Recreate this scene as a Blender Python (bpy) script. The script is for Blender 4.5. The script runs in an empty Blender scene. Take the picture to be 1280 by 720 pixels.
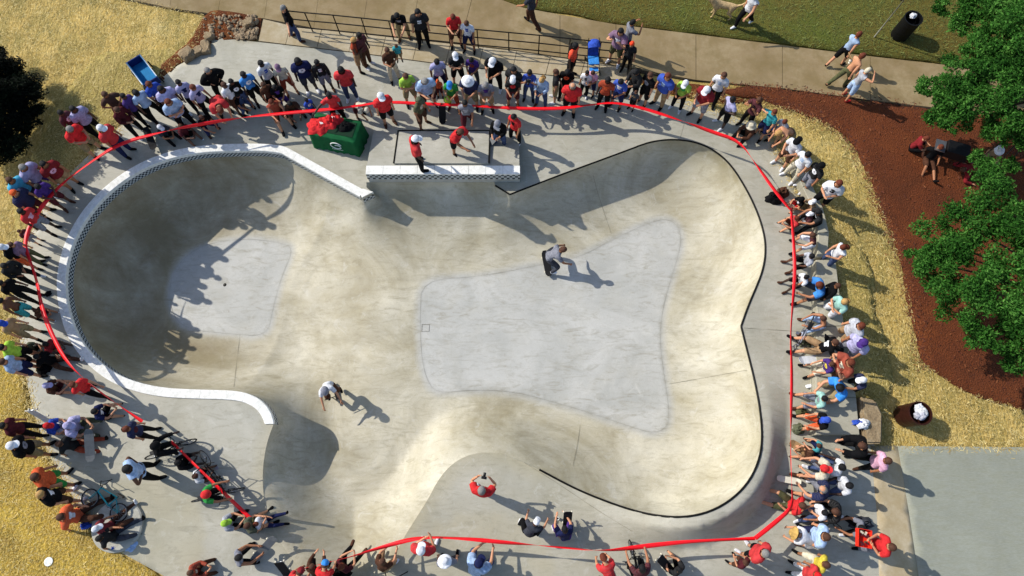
import bpy, bmesh, math, random
import numpy as np
from mathutils import Vector, Matrix, noise
from mathutils.geometry import delaunay_2d_cdt
from mathutils.bvhtree import BVHTree
PI = math.pi
rnd = random.Random(7)
sc = bpy.context.scene
C = sc.collection

# ---------------------------------------------------------------- camera, sky, sun, exposure
FPX, TILT, CAMH = 800.0, math.radians(17.35), 19.0
cam = bpy.data.objects.new('camera', bpy.data.cameras.new('camera')); C.objects.link(cam)
cam.location = (0, 0, CAMH); cam.rotation_euler = (TILT, 0, 0)
cam.data.sensor_width = 36; cam.data.lens = 36*FPX/1280; cam.data.clip_start = .1; cam.data.clip_end = 3000
sc.camera = cam
SUN_EL, SUN_AZ = math.radians(38), math.radians(-23)     # shadows run along SUN_AZ on the ground
w = bpy.data.worlds.new('World'); sc.world = w; w.use_nodes = True
nt = w.node_tree; bg = nt.nodes['Background']
sky = nt.nodes.new('ShaderNodeTexSky'); sky.sky_type = 'NISHITA'; sky.sun_disc = False
sky.sun_elevation = SUN_EL
ld = Vector((math.cos(SUN_AZ)*math.cos(SUN_EL), math.sin(SUN_AZ)*math.cos(SUN_EL), -math.sin(SUN_EL)))
sky.sun_rotation = math.atan2(-ld.x, -ld.y)
nt.links.new(sky.outputs[0], bg.inputs[0]); bg.inputs[1].default_value = .15
sun = bpy.data.objects.new('sun', bpy.data.lights.new('sun', 'SUN')); C.objects.link(sun)
sun.data.energy = 4.3; sun.data.angle = math.radians(.5); sun.data.color = (1, .95, .86)
sun.rotation_euler = ld.to_track_quat('-Z', 'Y').to_euler()
sc.view_settings.view_transform = 'Standard'; sc.view_settings.look = 'None'
sc.view_settings.exposure = 0.2; sc.view_settings.gamma = 1
sc.cycles.max_bounces = 5; sc.cycles.diffuse_bounces = 3

# a pixel of the photograph (1280 x 720) -> the point of the place at height z
def P(px, py, z=0.0):
    u = (px-640)/FPX; v = (360-py)/FPX
    dy = math.sin(TILT)+v*math.cos(TILT); dz = -math.cos(TILT)+v*math.sin(TILT)
    s = (z-CAMH)/dz
    return Vector((u*s, dy*s, z))
# ---------------------------------------------------------------- figures
def vn(*a):
    v = Vector(a); return v.normalized()

# a pose: spine lean (direction of torso), neck direction, and per side (right = +x): upper arm, forearm, thigh, shin directions
# a figure faces +y, right hand is +x
def skeleton(ps):
    V = []; R = []; E = []; B = []      # verts, radii, edges, bone name per edge
    def add(p, r, parent=None, bone=''):
        V.append(Vector(p)); R.append(r if isinstance(r, tuple) else (r, r)); i = len(V)-1
        if parent is not None: E.append((parent, i)); B.append(bone)
        return i
    sp = vn(*ps.get('spine', (0, 0.03, 1)))
    side = Vector((1, 0, 0))
    tw = ps.get('twist', 0)
    shx = Vector((math.cos(tw), math.sin(tw), 0))
    fwd = sp.cross(side)
    z = Vector((0, 0, 0))
    pel = add(z, (.125, .098))
    wa = add(z + sp*.15, (.118, .088), pel, 'belly')
    ch = add(z + sp*.32, (.140, .100), wa, 'chest')
    uc = add(z + sp*.44, (.120, .082), ch, 'chest')
    nd = vn(*ps.get('neck', (0, 0.12, 1)))
    nk = add(V[uc] + sp*.07 + nd*.02, .054, uc, 'collar')
    h0 = add(V[nk] + nd*.07, .062, nk, 'neck')
    h1 = add(V[h0] + nd*.075, (.080, .092), h0, 'head')
    h2 = add(V[h1] + nd*.075, (.062, .072), h1, 'head')
    out = {}
    for s, n in ((1, 'r'), (-1, 'l')):
        sh = add(V[uc] + shx*(.155*s) - sp*.01, .062, uc, 'collar')
        ua = vn(*ps.get('ua'+n, (.18*s, 0, -1))); fa = vn(*ps.get('fa'+n, (.08*s, .15, -1)))
        m = add(V[sh] + ua*.13, .050, sh, 'sleeve')
        el = add(V[sh] + ua*.275, .041, m, 'upperarm')
        wr = add(V[el] + fa*.235, .028, el, 'forearm')
        pa = add(V[wr] + fa*.055, (.030, .022), wr, 'hand')
        pk = add(V[wr] + fa*.09, (.032, .018), pa, 'hand')
        # five fingers
        a = fa.cross(vn(.2*s, 1, .3)).normalized(); b = fa.cross(a).normalized()
        for k, L in enumerate((.070, .078, .072, .056)):
            o = (k-1.5)*.018
            f1 = add(V[pk] + fa*L*.5 + a*o + b*.006, .0085, pk, 'hand')
            add(V[f1] + fa*L*.45 + b*.018, .0070, f1, 'hand')
        t1 = add(V[pa] + a*.042 + fa*.012, .0105, pa, 'hand')
        add(V[t1] + fa*.036 + a*.006 + b*.010, .0085, t1, 'hand')
        out['palm'+n] = V[pk].copy()
        hp = add(z + side*(.088*s) - Vector((0, 0, .05)), .090, pel, 'pelvis')
        th = vn(*ps.get('th'+n, (.06*s, 0, -1))); si = vn(*ps.get('sh'+n, (.03*s, -.03, -1)))
        m = add(V[hp] + th*.20, .080, hp, 'thigh')
        kn = add(V[hp] + th*.415, .057, m, 'thigh')
        ca = add(V[kn] + si*.16, .053, kn, 'shin')
        an = add(V[kn] + si*.39, .036, ca, 'shin')
        fd = Vector(ps.get('ft'+n, (.2*s, 1, 0)));
        if abs(si.z) > .75: fd.z = 0
        fd.normalize()
        hl = add(V[an] + si*.035 + fd*.01, .040, an, 'foot')
        ba = add(V[hl] + fd*.10, (.042, .030), hl, 'foot')
        add(V[ba] + fd*.07, (.034, .020), ba, 'foot')
        out['foot'+n] = V[hl].copy()
    low = min(v.z - r[1]*.8 for v, r in zip(V, R))
    lift = -low + ps.get('raise', 0)
    if 'seat' in ps: lift = ps['seat'] + .10
    for v in V: v.z += lift
    for k in out: out[k].z += lift
    out['head'] = V[h1].copy(); out['nd'] = nd; out['fwd'] = fwd; out['chest'] = V[ch].copy(); out['sp'] = sp
    return V, R, E, B, out

SKEL = {}
def build_skin(pose):
    if pose in SKEL: return SKEL[pose]
    V, R, E, B, out = skeleton(POSES[pose])
    me = bpy.data.meshes.new('tmp'); me.from_pydata(V, E, [])
    o = bpy.data.objects.new('tmp', me); C.objects.link(o)
    m = o.modifiers.new('s', 'SKIN'); m.use_smooth_shade = True; m.branch_smoothing = .3
    m2 = o.modifiers.new('u', 'SUBSURF'); m2.levels = 1; m2.render_levels = 1
    if not me.skin_vertices: me.attributes  # layer made by the modifier
    bpy.context.view_layer.update()
    sv = me.skin_vertices
    if not sv:
        bm = bmesh.new(); bm.from_mesh(me); bm.verts.layers.skin.verify(); bm.to_mesh(me); bm.free(); sv = me.skin_vertices
    for i, r in enumerate(R):
        sv[0].data[i].radius = r; sv[0].data[i].use_root = (i == 0)
    dg = bpy.context.evaluated_depsgraph_get(); dg.update()
    res = bpy.data.meshes.new_from_object(o.evaluated_get(dg))
    bpy.data.objects.remove(o)
    v = np.array([x.co[:] for x in res.vertices]); nrm = np.array([x.normal[:] for x in res.vertices])
    faces = [tuple(p.vertices) for p in res.polygons]
    # nearest bone of each face
    cen = np.array([v[list(f)].mean(0) for f in faces])
    a = np.array([V[e[0]][:] for e in E]); b = np.array([V[e[1]][:] for e in E])
    ab = b-a; t = ((cen[:, None]-a)*ab).sum(2)/np.maximum((ab*ab).sum(1), 1e-9); t = np.clip(t, 0, 1)
    d = np.linalg.norm(cen[:, None]-(a+t[..., None]*ab), axis=2)
    ra = np.array([max(R[e[0]]) for e in E]); rb = np.array([max(R[e[1]]) for e in E])
    k = (d/(ra+(rb-ra)*t)).argmin(1)
    bones = [B[i] for i in k]; tt = t[np.arange(len(k)), k]
    bpy.data.meshes.remove(res)
    SKEL[pose] = (v, nrm, faces, bones, tt, out)
    return SKEL[pose]

def sub_mesh(name, v, nrm, faces, keep, off):
    idx = {}; vs = []; fs = []
    for f in (faces[i] for i in keep):
        g = []
        for q in f:
            if q not in idx: idx[q] = len(vs); vs.append(v[q] + nrm[q]*off)
            g.append(idx[q])
        fs.append(g)
    me = bpy.data.meshes.new(name); me.from_pydata([tuple(x) for x in vs], [], fs)
    me.polygons.foreach_set('use_smooth', [True]*len(fs)); me.update()
    return me
POSES = {
 'stand':   dict(),
 'stand2':  dict(thr=(.16, .05, -1), thl=(-.18, -.02, -1), uar=(.3, -.1, -1), far=(.0, .35, -1), ual=(-.22, .1, -1), fal=(-.05, .5, -1), neck=(0, .35, 1)),
 'hips':    dict(thr=(.15, 0, -1), thl=(-.15, 0, -1), uar=(.75, -.2, -1), far=(-.85, .45, -.5), ual=(-.75, -.2, -1), fal=(.85, .45, -.5), neck=(0, .25, 1)),
 'cross':   dict(uar=(.25, .35, -1), far=(-1, .5, .15), ual=(-.25, .35, -1), fal=(1, .45, .05), neck=(0, .3, 1), thr=(.12, 0, -1), thl=(-.12, .04, -1)),
 'phone':   dict(uar=(.2, .2, -1), far=(-.45, 1, .1), ual=(-.2, .2, -1), fal=(.45, 1, .1), neck=(0, .6, 1), thr=(.1, .06, -1), thl=(-.14, 0, -1)),
 'camera':  dict(uar=(.45, .8, -.5), far=(-.6, .5, 1), ual=(-.45, .8, -.5), fal=(.6, .5, 1), neck=(0, .15, 1), thr=(.12, 0, -1), thl=(-.12, 0, -1)),
 'shade':   dict(uar=(.8, .5, .1), far=(-.8, .25, .6), ual=(-.2, 0, -1), fal=(-.05, .3, -1), thr=(.12, 0, -1), thl=(-.1, .06, -1)),
 'point':   dict(uar=(.9, .5, -.15), far=(.7, .8, .0), ual=(-.25, -.1, -1), fal=(0, .4, -1), thr=(.14, .04, -1), thl=(-.12, 0, -1)),
 'walk':    dict(spine=(0, .12, 1), thr=(.04, .5, -1), shr=(0, -.05, -1), thl=(-.04, -.38, -1), shl=(0, -.75, -1), ftl=(0, .8, -.5), uar=(.2, -.5, -1), far=(.0, .1, -1), ual=(-.2, .45, -1), fal=(.1, 1, -.8)),
 'lean':    dict(spine=(0, .42, 1), neck=(0, .55, 1), uar=(.15, .8, -.9), far=(-.25, 1, -.1), ual=(-.15, .8, -.9), fal=(.25, 1, -.1), thr=(.1, .05, -1), thl=(-.12, -.2, -1), shl=(0, -.12, -1)),
 'rail':    dict(spine=(.06, -.05, 1), uar=(1, .1, -.55), far=(1, .05, -.1), ual=(-.25, 0, -1), fal=(-.05, .25, -1), thr=(.08, .25, -1), shr=(.0, -.1, -1), thl=(-.12, -.25, -1), shl=(-.05, -.3, -1)),
 'bend':    dict(spine=(0, 1, .55), neck=(0, 1, .2), uar=(.1, .5, -1), far=(-.2, .4, -1), ual=(-.1, .5, -1), fal=(.2, .4, -1), thr=(.1, -.12, -1), thl=(-.1, -.2, -1)),
 'floor':   dict(seat=.02, spine=(0, .12, 1), neck=(0, .35, 1), thr=(.25, .9, .75), shr=(.05, .55, -1), thl=(-.25, .9, .75), shl=(-.05, .55, -1), uar=(.25, .75, -.7), far=(-.55, .8, .1), ual=(-.25, .75, -.7), fal=(.55, .8, .1)),
 'floor2':  dict(seat=.02, spine=(0, -.28, 1), neck=(0, .35, 1), thr=(.2, .95, .45), shr=(.0, .75, -.8), thl=(-.22, 1, .05), shl=(-.05, 1, -.06), ftl=(-.3, .3, 1), uar=(.4, -.6, -.9), far=(.1, -.2, -1), ual=(-.3, .5, -.8), fal=(.3, .9, .2)),
 'indian':  dict(seat=.02, spine=(0, .1, 1), neck=(0, .4, 1), thr=(.85, .8, .12), shr=(-1, .25, -.16), thl=(-.85, .8, .12), shl=(1, .15, -.16), ftr=(-1, .2, 0), ftl=(1, .2, 0), uar=(.3, .5, -.9), far=(-.3, .9, -.1), ual=(-.3, .5, -.9), fal=(.3, .9, -.1)),
 'bench':   dict(seat=.42, spine=(0, .1, 1), neck=(0, .25, 1), thr=(.2, 1, .02), shr=(.05, .25, -1), thl=(-.22, 1, .02), shl=(-.05, .1, -1), uar=(.2, .5, -.85), far=(-.2, .9, -.05), ual=(-.2, .5, -.85), fal=(.2, .9, -.05)),
 'bench2':  dict(seat=.42, spine=(0, .5, 1), neck=(0, .45, 1), thr=(.3, 1, .02), shr=(.05, .05, -1), thl=(-.3, 1, .02), shl=(-.05, .3, -1), uar=(.3, .85, -.6), far=(-.4, .9, -.35), ual=(-.3, .85, -.6), fal=(.4, .9, -.35)),
 'bench3':  dict(seat=.42, spine=(.1, -.3, 1), neck=(0, .25, 1), thr=(.2, 1, .02), shr=(.0, .7, -1), thl=(-.25, 1, .02), shl=(-.05, .45, -1), uar=(.35, -.6, -.9), far=(.1, -.2, -1), ual=(-.35, -.6, -.9), fal=(-.1, -.2, -1)),
 'crouch':  dict(spine=(0, .45, 1), neck=(0, .35, 1), thr=(.3, .9, .15), shr=(0, -.5, -1), thl=(-.3, .9, .1), shl=(0, -.55, -1), uar=(.25, .7, -.7), far=(-.35, .9, -.2), ual=(-.25, .7, -.7), fal=(.35, .9, -.2)),
 'lie':     dict(seat=.0, spine=(0, -1, .25), neck=(0, -.7, .6), thr=(.15, 1, .03), shr=(.05, 1, -.03), thl=(-.2, 1, .45), shl=(-.05, .6, -.75), ftr=(.3, .3, 1), uar=(.6, -.5, -.4), far=(.4, .6, -.1), ual=(-.6, -.5, -.4), fal=(.3, .8, .1)),
 'skate':   dict(spine=(.1, .75, 1), neck=(0, .7, .75), thr=(.5, .7, -.55), shr=(.05, -.6, -1), thl=(-.55, .65, -.6), shl=(-.05, -.55, -1), uar=(.6, .6, -.8), far=(.0, .8, -.7), ual=(-.5, .3, -1), fal=(-.2, .8, -.7)),
 'bmx':     dict(seat=.62, spine=(0, .5, 1), neck=(0, .4, 1), thr=(.16, .95, -.5), shr=(.0, -.3, -1), thl=(-.16, .9, -.95), shl=(-.0, -.25, -1), uar=(.3, .8, -.45), far=(-.0, .9, -.35), ual=(-.3, .8, -.45), fal=(.0, .9, -.35)),
 'hold':    dict(spine=(0, -.06, 1), uar=(.3, .3, -.95), far=(-.5, .9, .35), ual=(-.2, .2, -.95), fal=(.7, .7, .25), thr=(.12, .04, -1), thl=(-.1, 0, -1)),
 'skatebmx': dict(spine=(0, .65, 1), neck=(0, .3, 1), thr=(.2, .9, -.4), shr=(0, -.45, -1), thl=(-.2, .6, -.9), shl=(0, -.4, -1), uar=(.4, .9, -.7), far=(.1, .9, -.5), ual=(-.4, .9, -.7), fal=(-.1, .9, -.5)),
}
# ---------------------------------------------------------------- materials
def lin(h):
    h = h.lstrip('#'); c = [int(h[i:i+2], 16)/255 for i in (0, 2, 4)]
    return tuple((x/12.92 if x <= .04045 else ((x+.055)/1.055)**2.4) for x in c)+(1,)
MATS = {}
def mat(name, col, rough=.8, var=.15, scale=12, metal=0, bump=0, bscale=40, spec=.3, col2=None, detail=3):
    if name in MATS: return MATS[name]
    m = bpy.data.materials.new(name); m.use_nodes = True; n = m.node_tree.nodes; L = m.node_tree.links
    b = n['Principled BSDF']; b.inputs['Roughness'].default_value = rough; b.inputs['Metallic'].default_value = metal
    b.inputs['Specular IOR Level'].default_value = spec
    if isinstance(col, str): col = lin(col)
    c2 = lin(col2) if isinstance(col2, str) else (col2 or tuple(x*(1-var) for x in col[:3])+(1,))
    tc = n.new('ShaderNodeTexCoord'); t = n.new('ShaderNodeTexNoise'); t.inputs['Scale'].default_value = scale; t.inputs['Detail'].default_value = detail
    L.new(tc.outputs['Object'], t.inputs['Vector'])
    r = n.new('ShaderNodeValToRGB'); r.color_ramp.elements[0].position = .35; r.color_ramp.elements[1].position = .65
    r.color_ramp.elements[0].color = c2; r.color_ramp.elements[1].color = tuple(col[:3])+(1,)
    L.new(t.outputs[0], r.inputs[0]); L.new(r.outputs[0], b.inputs['Base Color'])
    if bump:
        t2 = n.new('ShaderNodeTexNoise'); t2.inputs['Scale'].default_value = bscale; t2.inputs['Detail'].default_value = 4
        L.new(tc.outputs['Object'], t2.inputs['Vector'])
        bp = n.new('ShaderNodeBump'); bp.inputs['Strength'].default_value = bump; bp.inputs['Distance'].default_value = .02
        L.new(t2.outputs[0], bp.inputs['Height']); L.new(bp.outputs[0], b.inputs['Normal'])
    MATS[name] = m; return m

COL = {'red': '#e0141a', 'darkred': '#8e1a22', 'maroon': '#581b24', 'white': '#eceef4', 'black': '#0c0c0f', 'navy': '#1b2350', 'blue': '#2450c0',
 'bright blue': '#1f8fe8', 'light blue': '#a9c6ec', 'lavender': '#b3b0dc', 'grey': '#8a8c98', 'dark grey': '#40434d', 'light grey': '#b9bcc6',
 'green': '#2fa045', 'lime': '#a8d834', 'orange': '#f0601c', 'rust': '#a8401f', 'purple': '#4a2a80', 'pink': '#f0b0cc', 'teal': '#2aa3ac',
 'yellow': '#e8cf2c', 'khaki': '#9c8a62', 'tan': '#b08c62', 'brown': '#553524', 'olive': '#5a5c3a', 'cream': '#dcd2b8', 'denim': '#3f5078', 'mint': '#a4ddd0', 'turquoise': '#33b7df', 'orange-red': '#ff4a1a', 'blond': '#c59a5c', 'auburn': '#6a2f18', 'greyhair': '#8d8a86', 'camo': '#5d6148', 'mauve': '#8a6a86', 'straw': '#c8a050'}
SKIN = {'l': '#c48c69', 'm': '#a06b4a', 'd': '#5e3c2a', 'k': '#3a251b'}
def cloth(c, k=0):
    nm = 'cloth %s %d' % (c, k)
    if nm in MATS: return MATS[nm]
    base = lin(COL[c]); lum = sum(base[:3])/3; f = (1.0, .88, 1.0, .8)[k]
    base = tuple(min(1, (x*(1-.10)+lum*.10)*f+(.02 if k == 3 else 0)) for x in base[:3])+(1,)
    m = mat(nm, base, .9, .34, (11, 16, 6, 9)[k], bump=1, bscale=(11, 8, 14, 7)[k], spec=.15)
    if k == 2:      # fine woven stripes
        n = m.node_tree.nodes; L = m.node_tree.links; b = n['Principled BSDF']; src = b.inputs['Base Color'].links[0].from_socket
        tc = n.new('ShaderNodeTexCoord'); wv = n.new('ShaderNodeTexWave'); wv.bands_direction = 'Z'; wv.inputs['Scale'].default_value = 9; wv.inputs['Distortion'].default_value = .6
        L.new(tc.outputs['Object'], wv.inputs[0]); mx = n.new('ShaderNodeMix'); mx.data_type = 'RGBA'; mm = n.new('ShaderNodeMath'); mm.operation = 'MULTIPLY'; mm.inputs[1].default_value = .45
        L.new(wv.outputs['Fac'], mm.inputs[0]); L.new(mm.outputs[0], mx.inputs[0]); L.new(src, mx.inputs[6]); mx.inputs[7].default_value = tuple(x*.45+.06 for x in base[:3])+(1,); L.new(mx.outputs[2], b.inputs['Base Color'])
    return m
def cskin(k): return mat('skin '+k, SKIN[k], .55, .1, 20, spec=.4)
def chair(c): return mat('hair '+c, COL[c], .65, .35, 60, bump=.8, bscale=90)

def tag(o, label=None, cat=None, group=None, kind=None):
    if label: o['label'] = label
    if cat: o['category'] = cat
    if group: o['group'] = group
    if kind: o['kind'] = kind
    return o
def empty(name, loc=(0, 0, 0), rz=0):
    o = bpy.data.objects.new(name, None); C.objects.link(o); o.location = loc; o.rotation_euler = (0, 0, rz); o.empty_display_size = .2
    return o
def obj(name, me, m=None, parent=None, loc=None, rot=None):
    o = bpy.data.objects.new(name, me); C.objects.link(o)
    if m is not None:
        if not me.materials: me.materials.append(None)
        o.material_slots[0].link = 'OBJECT'; o.material_slots[0].material = m
    if parent: o.parent = parent
    if loc is not None: o.location = loc
    if rot is not None: o.rotation_euler = rot
    return o

# simple mesh collector
class MB:
    def __init__(s): s.v = []; s.f = []; s.smooth = []
    def add(s, vs, fs, sm=False):
        n = len(s.v); s.v += [tuple(v) for v in vs]; s.f += [tuple(i+n for i in f) for f in fs]; s.smooth += [sm]*len(fs); return s
    def box(s, c, d, rz=0, M=None, top=1.0):
        vs = []
        for z in (-1, 1):
            k = top if z > 0 else 1
            for x, y in ((-1, -1), (1, -1), (1, 1), (-1, 1)):
                p = Vector((x*d[0]/2*k, y*d[1]/2*k, z*d[2]/2))
                if rz: p = Matrix.Rotation(rz, 3, 'Z') @ p
                if M: p = M @ p
                vs.append(p+Vector(c))
        return s.add(vs, [(3, 2, 1, 0), (4, 5, 6, 7), (0, 1, 5, 4), (1, 2, 6, 5), (2, 3, 7, 6), (3, 0, 4, 7)])
    def tube(s, pts, r, n=6, closed=False, caps=True):
        pts = [Vector(p) for p in pts]; N = len(pts); rs = r if isinstance(r, (list, tuple)) else [r]*N; vs = []
        up = Vector((.03, .02, 1))
        for i, p in enumerate(pts):
            if closed: t = pts[(i+1) % N]-pts[i-1]
            else: t = pts[min(i+1, N-1)]-pts[max(i-1, 0)]
            t.normalize(); a = t.cross(up if abs(t.z) < .95 else Vector((1, .1, 0))).normalized(); b = t.cross(a)
            for k in range(n): q = 2*PI*k/n; vs.append(p+(a*math.cos(q)+b*math.sin(q))*rs[i])
        fs = []
        for i in range(N if closed else N-1):
            j = (i+1) % N
            for k in range(n): fs.append((i*n+k, i*n+(k+1) % n, j*n+(k+1) % n, j*n+k))
        if caps and not closed: fs += [tuple(range(n)), tuple(range((N-1)*n, N*n))[::-1]]
        return s.add(vs, fs, True)
    def lathe(s, prof, n=12, c=(0, 0, 0), M=None, sm=True):
        vs = []; fs = []
        for r, z in prof:
            for k in range(n):
                a = 2*PI*k/n; p = Vector((r*math.cos(a), r*math.sin(a), z))
                if M: p = M @ p
                vs.append(p+Vector(c))
        for i in range(len(prof)-1):
            for k in range(n): fs.append((i*n+k, i*n+(k+1) % n, (i+1)*n+(k+1) % n, (i+1)*n+k))
        return s.add(vs, fs, sm)
    def me(s, name):
        m = bpy.data.meshes.new(name); m.from_pydata(s.v, [], s.f); m.polygons.foreach_set('use_smooth', s.smooth); m.update(); return m

# headwear and hair, built once in head space (z up along the neck, face towards +y)
def dome(rx, ry, rz, z0, back=0, n=14, rows=6, lowback=-.02, lowfront=.03):
    mb = MB(); vs = []; fs = []
    for i in range(rows+1):
        ph = i/rows*PI/2
        for k in range(n):
            a = 2*PI*k/n; f = (1+math.sin(a))/2
            low = lowback+(lowfront-lowback)*f
            x = rx*math.cos(a)*math.cos(ph)**.8 if i < rows else 0; y = ry*math.sin(a)*math.cos(ph)**.8 if i < rows else 0
            z = low+(rz-low)*math.sin(ph)
            vs.append((x, y-back, z+z0))
    for i in range(rows):
        for k in range(n): fs.append((i*n+k, i*n+(k+1) % n, (i+1)*n+(k+1) % n, (i+1)*n+k))
    return mb.add(vs, fs, True)
HEADM = {}
def headmesh(kind):
    if kind in HEADM: return HEADM[kind]
    if kind == 'hair': mb = dome(.089, .104, .118, 0, .008, lowback=-.06, lowfront=.05)
    elif kind == 'bald': mb = dome(.088, .102, .085, -.03, .012, lowback=-.04, lowfront=.02)
    elif kind == 'long':
        mb = dome(.093, .108, .12, 0, .010, lowback=-.09, lowfront=.04)
        mb.tube([(0, -.07, -.02), (0, -.10, -.12), (0, -.11, -.22), (0, -.10, -.31)], [.075, .082, .07, .035], 9)
    elif kind in ('cap', 'capback'):
        mb = dome(.098, .112, .128, 0, .004, lowback=.0, lowfront=.02); s = 1 if kind == 'cap' else -1
        vs = []
        for z in (0, .008):
            for k in range(7):
                a = PI*(.14+.72*k/6); vs.append((.088*math.cos(a), s*.090*math.sin(a), .028+z)); vs.append((.094*math.cos(a), s*(.09+.10*math.sin(a)), .016+z))
        fs = []
        for k in range(6): i = 2*k; fs += [(i, i+1, i+3, i+2), (14+i+2, 14+i+3, 14+i+1, 14+i), (i+1, 15+i, 17+i, i+3)]
        mb.add(vs, fs)
    elif kind == 'hat':
        mb = MB(); mb.lathe([(.0, .135), (.055, .132), (.088, .11), (.102, .04), (.135, .022), (.175, .012), (.175, .004), (.10, .02)], 18)
    elif kind == 'helmet':
        mb = dome(.122, .145, .15, 0, .01, lowback=-.05, lowfront=.03); mb.tube([(-.11, .02, -.02), (-.07, .06, -.10), (.07, .06, -.10), (.11, .02, -.02)], .006, 5)
    HEADM[kind] = mb.me(kind); return HEADM[kind]
BRIM = {}

def print_patch(shirt, out, kind):
    # a printed graphic that lies on the front of the shirt
    bv = BVHTree.FromPolygons([v.co[:] for v in shirt.vertices], [tuple(p.vertices) for p in shirt.polygons])
    f = Vector(out['fwd']); u = Vector(out['sp']); r = f.cross(u); c = Vector(out['chest'])+u*.02; n = 8; idx = {}; vs = []; fs = []
    keep = {0: lambda i, j: (1 < i < 6 and j in (2, 3, 5, 6)) or (i == 3 and j == 4), 1: lambda i, j: (i-3.5)**2+(j-3.5)**2 < 10 and not (2 < i < 5 and j == 4), 2: lambda i, j: (abs(i-3.5) < 3.2 and j in (5, 6)) or (abs(i-3.5) < 2 and 0 < j < 5)}[kind]
    for j in range(n+1):
        for i in range(n+1):
            h = bv.ray_cast(c+f*.6+r*((i/n-.5)*.22)+u*((j/n-.5)*.24), -f)
            if h[0]: idx[i, j] = len(vs); vs.append(tuple(h[0]+f*.007))
    for j in range(n):
        for i in range(n):
            q = [(i, j), (i+1, j), (i+1, j+1), (i, j+1)]
            if keep(i, j) and all(k in idx for k in q): fs.append([idx[k] for k in q])
    me = bpy.data.meshes.new('shirt_print'); me.from_pydata(vs, [], fs); me.update(); return me

PM = {}
def person_meshes(pose, top, bot, big):
    key = (pose, top, bot, big)
    if key in PM: return PM[key]
    v, nrm, faces, bones, tt, out = build_skin(pose)
    v = v.copy(); hp = np.array(out['head'])
    spv = np.array(out['sp']); pc = v[[q for i, f in enumerate(faces) if bones[i] == 'belly' for q in f]].mean(0)
    R = {}
    bk = ('body', pose)
    if bk not in PM:
        # the body: one continuous skin, with nose, ears, eyes and mouth on the head
        me = bpy.data.meshes.new('body'); vs = [tuple(x) for x in v]; fs = list(faces); mi = [0]*len(fs)
        z = Vector(out['nd']); y = Vector((0, 1, 0)); y = (y-z*y.dot(z)).normalized(); x = y.cross(z); h = Vector(out['head'])
        def bit(pts, f, k):
            n = len(vs); vs.extend(tuple(h+x*p[0]+y*p[1]+z*p[2]) for p in pts); fs.extend(tuple(i+n for i in g) for g in f); mi.extend([k]*len(f))
        bit([(-.014, .078, -.03), (.014, .078, -.03), (0, .112, -.028), (0, .082, .02)], [(0, 1, 2), (1, 3, 2), (3, 0, 2)], 0)
        for s in (-1, 1):
            bit([(s*.072, -.015, .02), (s*.096, -.022, .022), (s*.096, -.02, -.03), (s*.074, -.005, -.035), (s*.078, .018, -.005)], [(0, 1, 2, 3), (1, 4, 2), (0, 4, 1), (3, 2, 4)], 0)
            bit([(s*.034-.012, .086, .004), (s*.034+.012, .086, .004), (s*.034+.010, .087, .016), (s*.034-.010, .087, .016)], [(0, 1, 2, 3)], 1)
        bit([(-.022, .082, -.052), (.022, .082, -.052), (.018, .083, -.043), (-.018, .083, -.043)], [(0, 1, 2, 3)], 2)
        me.from_pydata(vs, [], fs); me.polygons.foreach_set('use_smooth', [True]*len(fs)); me.polygons.foreach_set('material_index', mi)
        me.materials.append(None); me.materials.append(mat('eye', '#120d0b', .3, 0)); me.materials.append(mat('lips', '#7c3b34', .5, 0)); me.update()
        PM[bk] = me
    R['body'] = PM[bk]
    pelz = {}
    shirt = []; pants = []; shoes = []; pr = []
    z0 = np.array(out['chest']) - spv*.32
    for i, (bn, t) in enumerate(zip(bones, tt)):
        c = v[list(faces[i])].mean(0); up = float((c-z0) @ spv)
        if bn in ('belly', 'chest', 'sleeve') or (bn == 'collar' and np.linalg.norm(c-hp) > .17) or (bn == 'pelvis' and up > -.03): shirt.append(i)
        if bn == 'upperarm' and top in ('long', 'tee') and (top == 'long' or t < .15): shirt.append(i)
        if bn == 'sleeve' and top == 'tank': shirt.remove(i)
        if bn == 'forearm' and top == 'long' and t < .9: shirt.append(i)
        if bn in ('pelvis', 'thigh') or (bn == 'shin' and (bot == 'long' and t < .93)) or (bn == 'belly' and t < .35): pants.append(i)
        if bn == 'foot' or (bn == 'shin' and t > .97): shoes.append(i)
    vv = v
    if big:
        vv = v.copy(); ci = sorted({q for i in shirt for q in faces[i] if bones[i] in ('belly', 'chest', 'pelvis')})
        R['bulge'] = True
    if top != 'bare':
        R['shirt'] = sub_mesh('shirt', v, nrm, faces, shirt, .024 if not big else .048)
        fr = np.array(out['fwd'])
        R['print'] = [print_patch(R['shirt'], out, q) for q in range(3)]
    R['trousers'] = sub_mesh('trousers', v, nrm, faces, pants, .018 if bot == 'long' else .026)
    R['shoes'] = [sub_mesh('shoe', v, nrm, faces, [i for i in shoes if np.linalg.norm(v[list(faces[i])].mean(0)-np.array(out['foot'+a])) <= np.linalg.norm(v[list(faces[i])].mean(0)-np.array(out['foot'+b]))], .012) for a, b in ('rl', 'lr')]
    R['out'] = out
    PM[key] = R; return R

def head_rot(out):
    z = Vector(out['nd']); y = Vector((0, 1, 0)); y = (y-z*y.dot(z)).normalized(); x = y.cross(z)
    return Matrix((x, y, z)).transposed().to_euler()

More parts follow.
